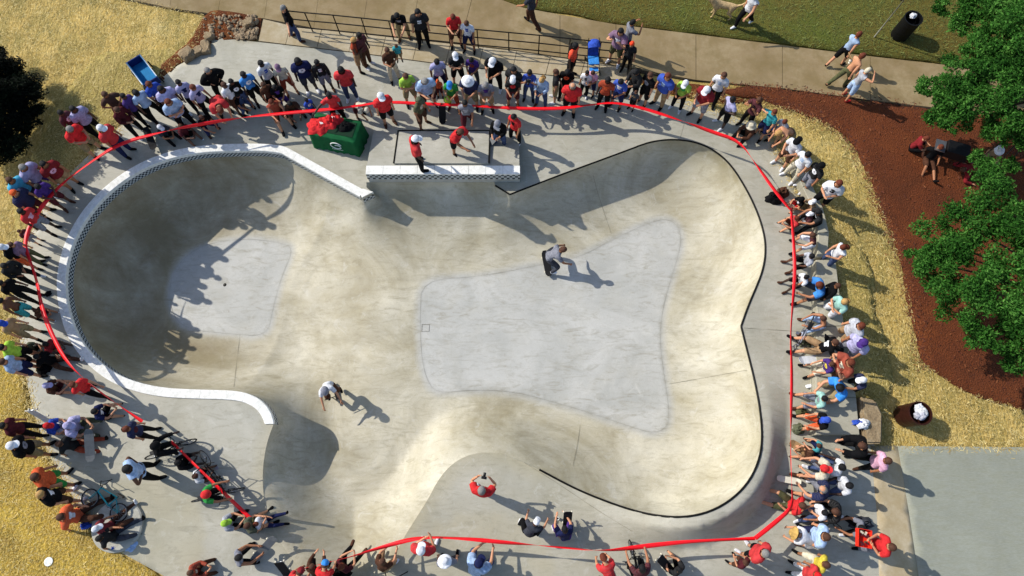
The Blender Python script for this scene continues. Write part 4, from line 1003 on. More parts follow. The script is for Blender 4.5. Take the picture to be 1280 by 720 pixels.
84,532|0|floor|lavender tee|camo long|cap lavender|l 1 1.15 -|pale cap, camouflage trousers
14,557|-|stand|black tee|khaki short|cap white|m 1 1.2 grey|leftmost white cap
74,555|0|floor2|black tee|rust long|hair brown|l .97 1 -|dark top and rust trousers with a grey skateboard
3,532|-|stand|maroon tee|black long|hair black|m 1 1.1 -|at the left frame edge near two white caps
91,481|-20|walk|red tee|black long|hair auburn|l .97 1.05 -|reddish hair, stepping over the left tape
58,482|10|floor|brown tee|maroon short|cap lavender|l .9 1 -|lavender cap, seated on the left deck
46,446|-10|floor2|black tee|brown long|hair black|d .95 1 -|lying in brown trousers on the left deck
57,430|-10|floor|darkred tee|tan short|hair black|k .85 1 -|child under the left tape
3,452|-|stand|light blue tee|navy short|hair brown|l 1 1.1 -|at the left edge below the lime shirt
2,434|-|stand|lime tee|black short|hair black|l 1 1.1 -|at the left frame edge
31,433|-|floor|camo tee|black short|hair black|m .75 1 -|child crouching in front of the lime shirt
1,376|-|stand|brown bare|teal short|hair black|d 1 1 -|teal shorts at the left frame edge
1,354|-|stand|black tee|black long|hair black|d 1 1 -|at the left frame edge above the teal shorts
2,404|-|stand|tan tee|khaki short|cap blue|l 1 1 -|round blue cap at the left frame edge
44,388|-10|floor|brown tee|maroon short|hair brown|m .7 1 tan|small child touching the left tape
14,306|-|stand|mauve tee|olive long|hair brown|l .9 1 -|behind the left tape by the pink child
24,289|-|stand|maroon tee|grey short|hair brown|l .6 1 pink|little girl in patterned pink
3,309|-|stand|black tee|orange short|cap white|m 1 1 -|orange shorts, left frame edge
5,332|-|phone|black long|black long|hair black|m .97 1.05 -|all black at the left tape
12,225|-|stand|turquoise tee|navy short|hair brown|m 1 1.15 -|only turquoise shirt
28,209|-|stand2|lavender tee|purple short|hair greyhair|m 1 1.25 -|grey hair, right of the turquoise shirt
54,205|-|stand|darkred tee|tan short|hair black|m .98 1.2 pink|striped dark red shirt under the evergreen
17,241|-|stand|navy tee|maroon short|hair orange|l 1 1.2 -|orange hair below the turquoise shirt
26,264|-|stand|red tee|grey short|hair black|k .97 1.1 pink|at the bend of the left tape
47,233|-|phone|purple tee|maroon short|hair black|d .95 1.1 -|in front of the grey haired lavender shirt
663,-12|150|walk|dark grey tee|brown long|hair brown|m 1.05 1.1 -|striding along the path at the top frame edge
944,-6|-140|walk|white tank|black long|hair brown|l 1.02 1.1 -|walking a dog on the lawn
1074,43|30|walk|light blue tank|black short|hair auburn|l .98 1 -|dark leggings, rearmost of three walkers
1078,70|20|walk|tan bare|olive long|hair auburn|l 1 1.05 -|bare chest, carrying a longboard on the path
1085,88|15|shade|light grey tank|light blue short|hair cream|l .95 1 -|pale hair and red shoes on the path
1158,173|-20|floor|darkred tee|black short|hair auburn|l .9 1 -|sitting in red at the edge of the tree shade
1176,184|-100|floor2|black tee|brown short|hair auburn|m .95 1 -|beside the black grill under the tree
1204,212|20|lie|darkred long|denim long|hair brown|l 1 1 -|lying in blue jeans under the tree
1249,188|-100|floor|tan tee|black short|hat white|l .95 1 -|white hat between the two trees
703,312|10|skate|grey tee|dark grey long|hair brown|m 1.02 1.1 -|skateboarder crouching in the bowl
406,489|-70|skatebmx|white tee|brown long|helmet grey|l 1 1.0 -|scooter rider in the bowl
'''
TEEW = {'tee': 't-shirt', 'long': 'long-sleeved top', 'tank': 'sleeveless top', 'bare': 'bare torso', 'dress': 'dress'}
HAIRW = {'greyhair': 'grey', 'auburn': 'reddish-brown'}
PEOPLE = {}
def build_crowd():
    cx, cy = 560, 400
    for ln in CROWD.strip().split('\n'):
        h, fa, pose, tp, bt, hd, bd, tail = ln.split('|')
        hx, hy = map(float, h.split(','))
        c1, k1 = tp.rsplit(' ', 1); c2, k2 = bt.rsplit(' ', 1); k3, c3 = hd.split(' ', 1)
        sk, s, wd, pr = bd.split(' ', 3); s = float(s); wd = float(wd)
        A = P(hx, hy, 1); T = P(cx, cy, 0)
        face = math.degrees(math.atan2(T.y-A.y, T.x-A.x))+rnd.uniform(-16, 16) if fa == '-' else float(fa)
        base = 0
        if (h in ('519,174',)): base = .6
        if (h in ('575,164',)): base = .50
        if h in ('703,312', '406,489'):
            base = -1.3; dx_ = (-.25, 0) if h == '703,312' else (.15, .1)
            for _ in range(4): q_ = P(hx, hy, base+1.15); base = float(bowl_z(np.array([[q_.x+dx_[0], q_.y+dx_[1]]]))[0][0])
        shoe = 'red' if 'red shoes' in tail else ('white' if 'white trainers' in tail or rnd.random() < .22 else ('brown' if rnd.random() < .2 else 'black'))
        what = {'bare': 'bare-chested person', 'dress': 'person in %s dress' % c1}.get(k1, 'person in %s %s' % (c1, TEEW[k1]))
        grp = 'people watching round the skatepark'
        if 'in the bowl' in tail: grp = 'riders in the bowl'
        ln_ = what+(' in ' if k1 == 'bare' else ' and ')+('%s %s' % (c2, {'long': 'trousers', 'short': 'shorts'}[k2]) if c2 != 'denim' else 'blue jeans')+', '+tail
        ws = ln_.split()
        if len(ws) > 16: ln_ = what+', '+tail
        PEOPLE[h] = person(hx, hy, face, pose, c1, k1, c2, k2, (k3, c3), ln_, sk, s, wd, shoe, None if pr == '-' else pr, base, grp,
                           lift=(.11 if h in ('703,312', '406,489') else 0))
build_crowd()
# ---------------------------------------------------------------- barrier tape
M_tape = mat('red tape', '#f0101c', .45, .12, 3, spec=.4)
def ribbon(name, pts, width, label, cat, seed):
    """pts: pixel + height; a flat plastic ribbon that twists"""
    q = resample(smooth_open([tuple(P(x, y, z)) for x, y, z in pts], 2), .12, False)
    v = []; f = []; n = len(q); r = random.Random(seed)
    for i in range(n):
        t = q[min(i+1, n-1)]-q[max(i-1, 0)]; t = Vector(t).normalized(); sd = t.cross(Vector((0, 0, 1))).normalized(); u = sd.cross(t)
        an = 1.15*noise.noise(Vector((i*.03, seed, 0)))*2.4+.35; w_ = width*(.8+.25*noise.noise(Vector((i*.05, seed, 5))))
        a = (sd*math.cos(an)+u*math.sin(an))*w_/2; th = (u*math.cos(an)-sd*math.sin(an))*.002; c_ = Vector(q[i])
        v += [c_-a-th, c_+a-th, c_+a+th, c_-a+th]
    for i in range(n-1):
        for k in range(4): f.append((4*i+k, 4*i+(k+1) % 4, 4*i+4+(k+1) % 4, 4*i+4+k))
    me = bpy.data.meshes.new(name); me.from_pydata([tuple(x) for x in v], [], f); me.polygons.foreach_set('use_smooth', [k % 2 == 0 for k in range(len(f))]); me.update()
    return tag(obj(name, me, M_tape), label, cat, 'red tape barriers round the bowl')
ribbon('barrier_tape', [(313, 648, .45), (265, 602, .75), (214, 552, .7)], .14, 'short red plastic tape sagging across the bike riders at the lower left', 'tape', 3)
ribbon('barrier_tape', [(178, 527, .7), (150, 508, .8), (112, 480, .9), (82, 452, .9), (62, 412, .85), (52, 385, .8), (46, 350, .9), (36, 322, .9), (30, 305, .95), (40, 275, 1), (70, 235, 1), (110, 205, 1), (148, 180, 1), (190, 168, 1), (235, 158, .95), (300, 147, .9), (350, 142, .95), (410, 137, 1), (450, 132, 1), (478, 127, 1), (535, 130, .9), (590, 132, .85), (650, 136, .85), (700, 136, .85), (745, 130, .9), (768, 128, .95), (800, 134, .9), (850, 150, .85), (890, 165, .85), (924, 176, .9), (945, 205, .9), (968, 238, .9), (988, 262, .85)], .14, 'long red plastic tape held by the crowd round the deep bowl and the top', 'tape', 5)
ribbon('barrier_tape', [(989, 260, .8), (992, 300, .75), (994, 340, .7), (991, 380, .8), (988, 420, .8), (990, 460, .85), (989, 520, .85), (988, 570, .85), (990, 610, .8), (991, 634, .8), (968, 654, .85), (944, 673, .95)], .13, 'red plastic tape stretched straight down past the people on the step', 'tape', 9)
ribbon('barrier_tape', [(944, 673, .95), (900, 675, .95), (860, 677, .9), (820, 681, .85), (790, 685, .9), (752, 689, .9), (700, 684, .85), (640, 679, .85), (580, 673, .9), (526, 671, .95), (480, 683, .9), (436, 697, .85), (400, 705, .8), (376, 712, .8)], .13, 'red plastic tape crossing the lower deck in front of the photographer', 'tape', 14)

# ---------------------------------------------------------------- railing
M_rail = mat('black rail', '#1a1814', .4, .2, 8, metal=.3)
H_R = .95
rl = [(391, 38.5), (425, 41.5), (459, 45), (492, 48.5), (528, 52), (563, 55.5), (598, 59), (636, 62.5), (673, 66), (710, 70), (747, 74), (786, 78)]
rb = [P(x, y+1, 0) for x, y in rl]; root = empty('railing', rb[0]); tag(root, 'long black three bar metal railing along the concrete walkway at the top', 'railing')
o0 = Vector(rb[0])
for p in rb: m = MB(); m.tube([p-o0-Vector((0, 0, .05)), p-o0+Vector((0, 0, H_R))], .022, 6); obj('post', m.me('post'), M_rail, root)
st_ = P(372, 37.5, 0)
for h in (H_R, .55, .16): m = MB(); m.tube([st_-o0+Vector((0, 0, h))]+[p-o0+Vector((0, 0, h)) for p in rb], .022, 6); obj('rail_bar', m.me('rail_bar'), M_rail, root)
pe = P(783, 103, 0)
m = MB(); m.tube([pe-o0-Vector((0, 0, .05)), pe-o0+Vector((0, 0, H_R))], .024, 6); obj('post', m.me('post'), M_rail, root)
for h in (H_R, .55, .16): m = MB(); m.tube([rb[-1]-o0+Vector((0, 0, h)), pe-o0+Vector((0, 0, h))], .024, 6); obj('rail_bar', m.me('rail_bar'), M_rail, root)

# ---------------------------------------------------------------- green covered table with red shirts
M_green = mat('green cloth', '#0f5a30', .85, .2, 3, bump=.7, bscale=4, spec=.2)
A, B_, Cc = P(386, 167, .76), P(443, 178, .76), P(450, 157, .76)
ux = (B_-A); ux.z = 0; Lx = ux.length; ux.normalize(); uy = Vector((-ux.y, ux.x, 0)); Ly = .80
rz = math.atan2(ux.y, ux.x); tb = empty('display_table', (A.x, A.y, 0), rz); tag(tb, 'table under a dark green cloth with white emblem in front of the tape', 'table')
m = MB(); m.box((Lx/2, Ly/2, .725), (Lx-.02, Ly-.02, .05)); obj('tabletop', m.me('tabletop'), M_green, tb)
m = MB(); N = 64; vsq = []
per = 2*(Lx+Ly)
def prm(t):
    d_ = t*per
    if d_ < Lx: return (d_, 0, 0, -1)
    d_ -= Lx
    if d_ < Ly: return (Lx, d_, 1, 0)
    d_ -= Ly
    if d_ < Lx: return (Lx-d_, Ly, 0, 1)
    return (0, Ly-(d_-Lx), -1, 0)
for j, (z_, o_) in enumerate(((.757, 0), (.74, .012), (.40, .04), (.02, .08))):
    for i in range(N):
        x, y, nx_, ny_ = prm(i/N); wv_ = (.02*math.sin(i*1.9)+.012*math.sin(i*.7))*j/3
        cx_ = -.3 if x < .02 else (.3 if x > Lx-.02 else 0); vsq.append((x+(nx_+cx_)*(o_+wv_), y+ny_*(o_+wv_)-(.2*o_ if y < .02 else 0), z_))
m.add(vsq, [(j*N+i, j*N+(i+1) % N, (j+1)*N+(i+1) % N, (j+1)*N+i)[::-1] for j in range(3) for i in range(N)]+[tuple(range(N))], True); obj('cloth', m.me('cloth'), M_green, tb)
m = MB()
for i, (x, y) in enumerate(((.08, .08), (Lx-.08, .08), (Lx-.08, Ly-.08), (.08, Ly-.08))):
    m2 = MB(); m2.tube([(x, y, 0), (x, y, .70)], .02, 6); obj('leg', m2.me('leg'), M_blackp, tb)
m = MB(); m.box((Lx/2+.05, Ly/2+.02, .768), (Lx-.34, Ly-.26, .010)); obj('table_runner', m.me('table_runner'), mat('dark green cloth', '#072c18', .9, .2, 4, bump=.6, bscale=6), tb)
# emblem: open oval ring with a bar, and a line of unreadable small print below
M_wp = mat('white print', '#e8ebe6', .7, 0)
m = MB(); cx_, cz_ = Lx*.56, .44
def fr(x, z): return (cx_+x, -.055-.035*(.757-z-0)/.4, z)
ring = [fr(.19*math.cos(a), cz_+.15*math.sin(a)) for a in [math.radians(20+i*16) for i in range(20)]]
m.tube(ring, .018, 4); m.tube([fr(-.04, cz_+.02), fr(.10, cz_+.03), fr(.14, cz_-.04)], .018, 4)
for k in range(9): m.tube([fr(-.17+k*.042, cz_-.22), fr(-.15+k*.042, cz_-.185-.012*(k % 2))], .010, 4)
obj('emblem', m.me('emblem'), M_wp, tb)
def crumple(name, c_, r_, h_, mt, label, cat, seed, prints=0):
    v = []; f = []; n = 22; rows = 8; r = random.Random(seed)
    for i in range(rows+1):
        for k in range(n):
            a = 2*PI*k/n; rr = i/rows; e = 1+.5*noise.noise(Vector((math.cos(a)*2, math.sin(a)*2, seed))); hz = h_*(1-rr**2.6)*(1+.9*noise.noise(Vector((math.cos(a)*rr*5, math.sin(a)*rr*5, seed+3))))
            v.append((c_[0]+math.cos(a)*rr*r_[0]*e, c_[1]+math.sin(a)*rr*r_[1]*e, c_[2]+hz+(.03*noise.noise(Vector((a*3, rr*5, seed))) if 0 < i < rows else 0)))
    for i in range(rows):
        for k in range(n): f.append((i*n+k, i*n+(k+1) % n, (i+1)*n+(k+1) % n, (i+1)*n+k)[::-1])
    m = MB(); m.add(v, f, True); o = obj(name, m.me(name), mt); tag(o, label, cat)
    for k in range(prints):
        m2 = MB(); a0 = .5+k*2.5
        for j in range(3): m2.box((c_[0]+.08*math.cos(a0)+j*.035, c_[1]+.08*math.sin(a0), c_[2]+h_*1.05), (.022, .10-.02*j, .012), a0)
        obj('print', m2.me('print'), M_wp, o)
    return o
q = P(399, 153, .8); crumple('folded_shirt', (q.x, q.y-.12, .765), (.40, .32), .12, cloth('red'), 'bright red shirt heaped on the left end of the green table', 'shirt', 2, 1)
q = P(414, 150, .8); crumple('folded_shirt', (q.x, q.y-.02, .765), (.38, .30), .15, cloth('red'), 'red shirt with white print heaped in the middle of the green table', 'shirt', 6, 1)
q = P(432, 158, .8); crumple('bag', (q.x, q.y, .765), (.26, .20), .14, cloth('black'), 'black bag lying on the green table behind the red shirts', 'bag', 11)

# ---------------------------------------------------------------- skateboards, bikes, scooter
M_grip = mat('grip tape', '#1b1b1d', .95, .3, 80); M_wheel = mat('cream wheel', '#d8d2bf', .5, .1); M_alu = mat('aluminium', '#9a9ca0', .35, .1, 8, metal=.8)
def board_meshes():
    n = 12; v = []
    for zt in (0, .012):
        for i in range(n+1):
            t = -1+2*i/n; y = t*.40; w_ = .102*(1-max(0, abs(t)-.72)**2*6.5); w_ = max(w_, .035); z_ = .095+max(0, abs(t)-.7)*.16
            v += [(-w_, y, z_+zt), (w_, y, z_+zt)]
    f = []; k = 2*(n+1)
    for i in range(n): a = 2*i; f += [(a+1, a, a+2, a+3), (k+a, k+a+1, k+a+3, k+a+2), (a, k+a, k+a+2, a+2), (a+1, a+3, k+a+3, k+a+1)]
    f += [(0, 1, k+1, k), (2*n+1, 2*n, k+2*n, k+2*n+1)]
    d = MB().add(v, f).me('board_deck'); t = MB(); t.box((0, 0, .078), (.05, .06, .03)); t.tube([(-.09, 0, .05), (.09, 0, .05)], .011, 6)
    w_ = MB(); M = Matrix.Rotation(PI/2, 3, 'Y'); w_.lathe([(0, -.017), (.022, -.017), (.028, -.01), (.028, .01), (.022, .017), (0, .017)], 10, M=M)
    return d, t.me('truck'), w_.me('wheel')
BD, BT, BW = board_meshes()
def skateboard(p, rot, deckmat, label, group='skateboards held or lying round the bowl', s=1.15):
    o = empty('skateboard', p); o.rotation_euler = rot; o.scale = (s,)*3; tag(o, label, 'skateboard', group)
    obj('board_deck', BD, deckmat, o)
    for y in (-.22, .22):
        obj('truck', BT, M_alu, o, (0, y, 0))
        for x in (-.095, .095): obj('wheel', BW, M_wheel, o, (x, y, .035))
    return o
def circ(c_, r_, n, ax='x', a0=0, a1=2*PI):
    return [(c_[0], c_[1]+r_*math.cos(a0+(a1-a0)*k/n), c_[2]+r_*math.sin(a0+(a1-a0)*k/n)) for k in range(n)]
def bike_meshes():
    w_ = MB(); w_.tube(circ((0, 0, 0), .245, 22), .018, 6, closed=True)
    rm = MB(); rm.tube(circ((0, 0, 0), .215, 20), .010, 5, closed=True)
    sp = MB()
    for k in range(12): a = 2*PI*k/12; sp.tube([(.012*(-1)**k, 0, 0), (0, .215*math.cos(a), .215*math.sin(a))], .0035, 3)
    sp.tube([(-.05, 0, 0), (.05, 0, 0)], .02, 6)
    fr_ = MB(); bb = (0, -.08, .29); seat = (0, -.20, .58); ht = (0, .36, .62); hb = (0, .39, .50); ra = (0, -.45, .25); fa = (0, .50, .25)
    for a, b2, r_ in ((bb, seat, .016), (seat, ht, .017), (bb, hb, .02), (ht, hb, .02)): fr_.tube([a, b2], r_, 6)
    for s in (-1, 1):
        e = (s*.055, ra[1], ra[2]); fr_.tube([(s*.02, bb[1], bb[2]), e], .010, 5); fr_.tube([(s*.012, seat[1], seat[2]-.06), e], .009, 5)
    fk = MB()
    for s in (-1, 1): fk.tube([(s*.05, hb[1]+.01, hb[2]-.02), (s*.05, fa[1], fa[2])], .012, 5)
    fk.tube([(-.05, hb[1]+.01, hb[2]-.02), (.05, hb[1]+.01, hb[2]-.02)], .014, 5)
    hd = MB(); hd.tube([(0, ht[1], ht[2]), (0, ht[1]-.01, ht[2]+.06)], .016, 6)
    hd.tube([(-.34, .27, .86), (-.22, .33, .86), (-.10, .36, .70), (.10, .36, .70), (.22, .33, .86), (.34, .27, .86)], .012, 6); hd.tube([(-.2, .335, .83), (.2, .335, .83)], .009, 5)
    se = MB(); se.tube([(0, seat[1], seat[2]), (0, seat[1]-.03, seat[2]+.07)], .012, 6); se.box((0, seat[1]-.05, seat[2]+.085), (.12, .24, .035), top=.8)
    cr = MB(); cr.lathe([(0, 0), (.07, 0), (.07, .008), (0, .008)], 14, M=Matrix.Rotation(PI/2, 3, 'Y'), c=(.03, bb[1], bb[2]))
    for s in (-1, 1): cr.tube([(s*.05, bb[1], bb[2]), (s*.07, bb[1]+s*.16, bb[2])], .009, 5); cr.box((s*.12, bb[1]+s*.16, bb[2]), (.09, .08, .02))
    return dict(tyre=w_.me('tyre'), rim=rm.me('rim'), spokes=sp.me('spokes'), frame=fr_.me('frame'), fork=fk.me('fork'), handlebar=hd.me('handlebar'), saddle=se.me('saddle'), crank=cr.me('crank'))
BK = bike_meshes()
def bike(p, rot, col, label):
    o = empty('bmx_bike', p); o.rotation_euler = rot; tag(o, label, 'bike', 'bikes among the watchers')
    cm = mat('paint '+col, COL.get(col, '#222222'), .35, .05, 4, metal=.3)
    obj('frame', BK['frame'], cm, o); obj('fork', BK['fork'], cm, o); obj('handlebar', BK['handlebar'], M_rail, o); obj('saddle', BK['saddle'], M_blackp, o); obj('crank', BK['crank'], M_alu, o)
    for y in (-.45, .50):
        w_ = empty('wheel', (0, y, .25)); w_.parent = o
        obj('tyre', BK['tyre'], M_blackp, w_); obj('rim', BK['rim'], M_alu, w_); obj('spokes', BK['spokes'], M_alu, w_)
    return o
R_ = math.radians
def ride(h, col, label):
    p = PEOPLE[h]; a = p.rotation_euler.z; q = Vector(p.location)+Matrix.Rotation(a, 3, 'Z') @ Vector((0, .16, 0)); return bike((q.x, q.y, 0), (0, 0, a), col, label)
ride('257,618', 'black', 'black bike under the rider in the red helmet')
ride('194,557', 'black', 'black bike under the dark helmeted rider in the lower left')
ride('803,711', 'black', 'black bike ridden by the maroon shirt at the bottom tape')
q = P(272, 588, 0); bike((q.x, q.y, 0), (R_(18), 0, R_(35)), 'black', 'bike standing with its wheel beyond the tape at the lower left')
q = P(126, 643, .13); bike((q.x, q.y, .14), (R_(4), R_(84), R_(70)), 'teal', 'teal bike lying on its side beside the round pad')
q = P(1000, 415, 0); bike((q.x, q.y, 0), (R_(-20), 0, R_(150)), 'grey', 'bike leaning at the right tape by the bare-chested person')
q = P(1003, 645, 0); bike((q.x, q.y, .08), (0, R_(82), R_(-40)), 'olive', 'bike lying between the half lying red shirt and the white shirt')
M_bw = mat('white board', '#d8dadc', .5, .15, 10); M_bg = mat('grey board', '#6c6f70', .7, .2, 10); M_bt = mat('tan board', '#a08058', .7, .2, 10)
def sb(px, py, z, rot, m_, label): q = P(px, py, z); return skateboard((q.x, q.y, z), rot, m_, label)
sb(552, 138, .42, (R_(80), R_(8), R_(15)), M_grip, 'black skateboard held upright by the camouflage cap')
sb(621, 173, .42, (R_(45), R_(0), R_(-62)), M_bg, 'grey skateboard leaning on the hand of the black sweater')
sb(709, 645, .40, (R_(55), R_(0), R_(0)), M_grip, 'black skateboard held upright on the lower deck')
sb(1012, 451, .30, (R_(12), R_(10), R_(100)), M_bw, 'white skateboard with dark print on the knees of the purple shirt')
sb(330, 684, .35, (R_(10), R_(28), R_(-38)), M_bg, 'grey skateboard on edge held by the crouching grey vest')
sb(354, 705, .40, (R_(60), R_(0), R_(10)), M_grip, 'black skateboard standing on its tail at the bottom left')
sb(826, 700, .40, (R_(50), R_(0), R_(48)), M_grip, 'black skateboard with white sticker held at the bottom')
sb(113, 555, .35, (R_(20), R_(20), R_(10)), M_bg, 'grey skateboard at the feet of the rust trousers')
sb(49, 514, .40, (R_(75), R_(0), R_(4)), M_bw, 'pale skateboard on edge standing by the straw edge')
sb(1003, 563, .05, (0, 0, R_(60)), M_bt, 'tan skateboard lying by the right tape')
sb(984, 600, .05, (0, 0, R_(80)), M_wheel, 'cream and green skateboard lying under the tape beside the red cap').scale = (.85,)*3
sb(1036, 430, .5, (R_(30), R_(10), R_(70)), M_grip, 'black skateboard behind the white chest print')
sb(1068, 88, 1.0, (R_(10), R_(60), R_(40)), M_bt, 'longboard carried by the bare-chested walker').scale = (1.3, 1.5, 1.2)
sb(190, 176, .12, (0, 0, R_(28)), M_grip, 'dark skateboard with red wheels under the upper left tape')
p = PEOPLE['703,312']; a = p.rotation_euler.z
skateboard((p.location.x, p.location.y, p.location.z-.12), (0, 0, a+PI/2), M_grip, 'skateboard under the feet of the skateboarder in the bowl')
# scooter
p = PEOPLE['406,489']; a = p.rotation_euler.z; q = Vector(p.location)
scoo = empty('kick_scooter', (q.x, q.y, q.z-.10), a); tag(scoo, 'small black kick scooter ridden by the white shirt in the bowl', 'scooter')
m = MB(); m.box((0, .12, .075), (.11, .55, .02)); obj('footboard', m.me('footboard'), M_grip, scoo)
m = MB(); m.tube([(0, .40, .08), (0, .46, .12), (0, .42, .78)], .017, 6); obj('stem', m.me('stem'), M_alu, scoo)
m = MB(); m.tube([(-.24, .42, .78), (.24, .42, .78)], .014, 6); obj('handlebar', m.me('handlebar'), M_rail, scoo)
for y in (-.17, .46): m = MB(); m.lathe([(.0, -.013), (.05, -.013), (.05, .013), (0, .013)], 12, M=Matrix.Rotation(PI/2, 3, 'Y'), c=(0, y, .05)); obj('wheel', m.me('wheel'), M_wheel, scoo)

# camera on tripod, handheld camera, backpacks and bags
def blob(name, px, py, z, r_, h_, m_, label, cat, seed, base=0):
    q = P(px, py, z); return crumple(name, (q.x, q.y, base), r_, h_, m_, label, cat, seed)
blob('backpack', 968, 247, .1, (.26, .22), .3, cloth('black'), 'black backpack lying inside the tape on the upper right deck', 'bag', 21)
blob('backpack', 979, 240, .1, (.20, .20), .26, cloth('brown'), 'dark brown jacket heaped beside the black backpack under the tape', 'jacket', 22)
blob('backpack', 53, 460, .1, (.22, .20), .2, cloth('black'), 'black bag lying on the left deck behind the person in brown trousers', 'bag', 23)
blob('bag', 105, 657, .1, (.16, .12), .12, cloth('blue'), 'small blue and white bag on the straw by the round pad', 'bag', 24)
blob('bag', 141, 685, .1, (.10, .10), .1, cloth('blue'), 'tiny blue pouch beside the feet of the lying pair', 'bag', 25)
blob('towel', 160, 681, .1, (.22, .18), .06, cloth('light blue'), 'pale blue and white towel at the lower edge of the round pad', 'towel', 26)
blob('cap', 58, 366, .1, (.10, .09), .1, cloth('black'), 'black cap lying on the left deck inside the tape', 'cap', 27)
blob('backpack', 1000, 536, .1, (.2, .17), .2, cloth('camo'), 'tan and white backpack at the feet of the blue cap', 'bag', 28)
blob('backpack', 1003, 514, .1, (.17, .17), .2, cloth('olive'), 'olive helmet-shaped bag on the deck by the mint shirt', 'bag', 29)
blob('backpack', 1008, 427, .1, (.2, .16), .18, cloth('camo'), 'olive patterned bag on the deck beside the white chest print', 'bag', 30)
blob('backpack', 1078, 655, .1, (.32, .2), .3, cloth('dark grey'), 'dark grey rucksack behind the crouching grey shirt', 'bag', 31)
blob('backpack', 426, 720, .1, (.25, .2), .3, cloth('black'), 'black rucksack cut by the bottom frame near the red cap', 'bag', 32)
# plate
q = P(61, 702, 0); m = MB(); m.lathe([(0, .012), (.07, .012), (.115, .028), (.12, .025), (.08, 0), (0, 0)], 20, c=(q.x, q.y, -.01)); tag(obj('plate', m.me('plate'), M_wp), 'white plate lying on the straw in the bottom left corner', 'plate')
q = P(697, 648, 0); m = MB(); m.lathe([(0, 0), (.035, 0), (.045, .12), (.03, .12), (.03, .05)], 12, c=(q.x, q.y, 0)); tag(obj('cup', m.me('cup'), M_wp), 'white cup beside the upright black skateboard', 'cup')
def camera_prop(h, tripod, label):
    p = PEOPLE[h]; a = p.rotation_euler.z; z_ = 1.0 if tripod else 1.52
    q = Vector(p.location)+Matrix.Rotation(a, 3, 'Z') @ Vector((0, .55 if tripod else .36, 0))
    o = empty('camera', (q.x, q.y, 0), a); tag(o, label, 'camera')
    m = MB(); m.box((0, 0, z_), (.14, .07, .09)); m.box((0, 0, z_+.055), (.05, .05, .03)); obj('camera_body', m.me('camera_body'), M_blackp, o)
    m = MB(); m.lathe([(.0, .03), (.035, .03), (.036, .13), (.03, .135), (0, .12)], 12, M=Matrix.Rotation(-PI/2, 3, 'X'), c=(0, 0, z_)); obj('lens', m.me('lens'), M_blackp, o)
    if tripod:
        for k in range(3): m = MB(); b3 = 2*PI*k/3; m.tube([(0, 0, z_-.05), (.38*math.cos(b3), .38*math.sin(b3), .0)], .016, 5); obj('tripod_leg', m.me('tripod_leg'), M_blackp, o)
    return o
camera_prop('602,613', False, 'black camera raised by the photographer on the lower deck')
camera_prop('662,91', False, 'small camera held up by the blue shirt in the front row')
q = P(493, 722, 0); o = empty('camera', (q.x, q.y, 0)); tag(o, 'camera on a black tripod at the bottom frame edge', 'camera')
m = MB(); m.box((0, 0, 1.0), (.18, .09, .1)); obj('camera_body', m.me('camera_body'), M_blackp, o)
for k in range(3): m = MB(); b3 = 2*PI*k/3+.4; m.tube([(0, 0, .95), (.38*math.cos(b3), .38*math.sin(b3), .0)], .016, 5); obj('tripod_leg', m.me('tripod_leg'), M_blackp, o)

# toddler held at the hip
person(495, 57, -80, 'stand', 'teal', 'tee', 'khaki', 'short', ('hair', 'brown'), 'toddler in teal top carried on the hip of the woman in brown', 'm', .5, 1.15, base=.72, group='people watching round the skatepark')

# ---------------------------------------------------------------- pushchair
q = P(740, 83, 0); pc = empty('pushchair', q, R_(4)); pc.scale = (.84,)*3; tag(pc, 'bright blue pushchair parked facing the crowd below the railing', 'pushchair')
M_pb = cloth('blue'); M_pl = cloth('bright blue')
m = MB(); m.box((0, -.05, .48), (.42, .42, .06)); obj('seat', m.me('seat'), M_pl, pc)
m = MB(); m.box((0, .27, .74), (.42, .07, .58), M=Matrix.Rotation(R_(-22), 3, 'X')); obj('backrest', m.me('backrest'), M_pb, pc)
v = []; f = []
for i in range(6):
    a = R_(10+i*26)
    for k in range(9): b3 = PI*k/8; v.append((.25*math.cos(b3), .26+.26*math.cos(a)*(.6+.4*math.sin(b3)), .95+.22*math.sin(b3)*math.sin(a)+.05))
for i in range(5):
    for k in range(8): f.append((i*9+k, i*9+k+1, i*9+10+k, i*9+9+k))
m = MB(); m.add(v, f, True); obj('hood', m.me('hood'), M_pb, pc)
m = MB(); m.box((0, -.38, .30), (.36, .18, .03)); obj('footrest', m.me('footrest'), M_pl, pc)
for s in (-1, 1):
    m = MB(); m.tube([(s*.24, -.42, .12), (s*.24, 0, .48), (s*.24, .42, 1.05), (s*.20, .52, 1.12)], .014, 6); m.tube([(s*.24, .36, .12), (s*.24, 0, .48)], .014, 6); obj('frame_tube', m.me('frame_tube'), M_rail, pc)
    for y in (-.42, .36): m = MB(); m.lathe([(0, -.02), (.09, -.02), (.11, 0), (.09, .02), (0, .02)], 14, M=Matrix.Rotation(PI/2, 3, 'Y'), c=(s*.26, y, .11)); obj('wheel', m.me('wheel'), M_blackp, pc)

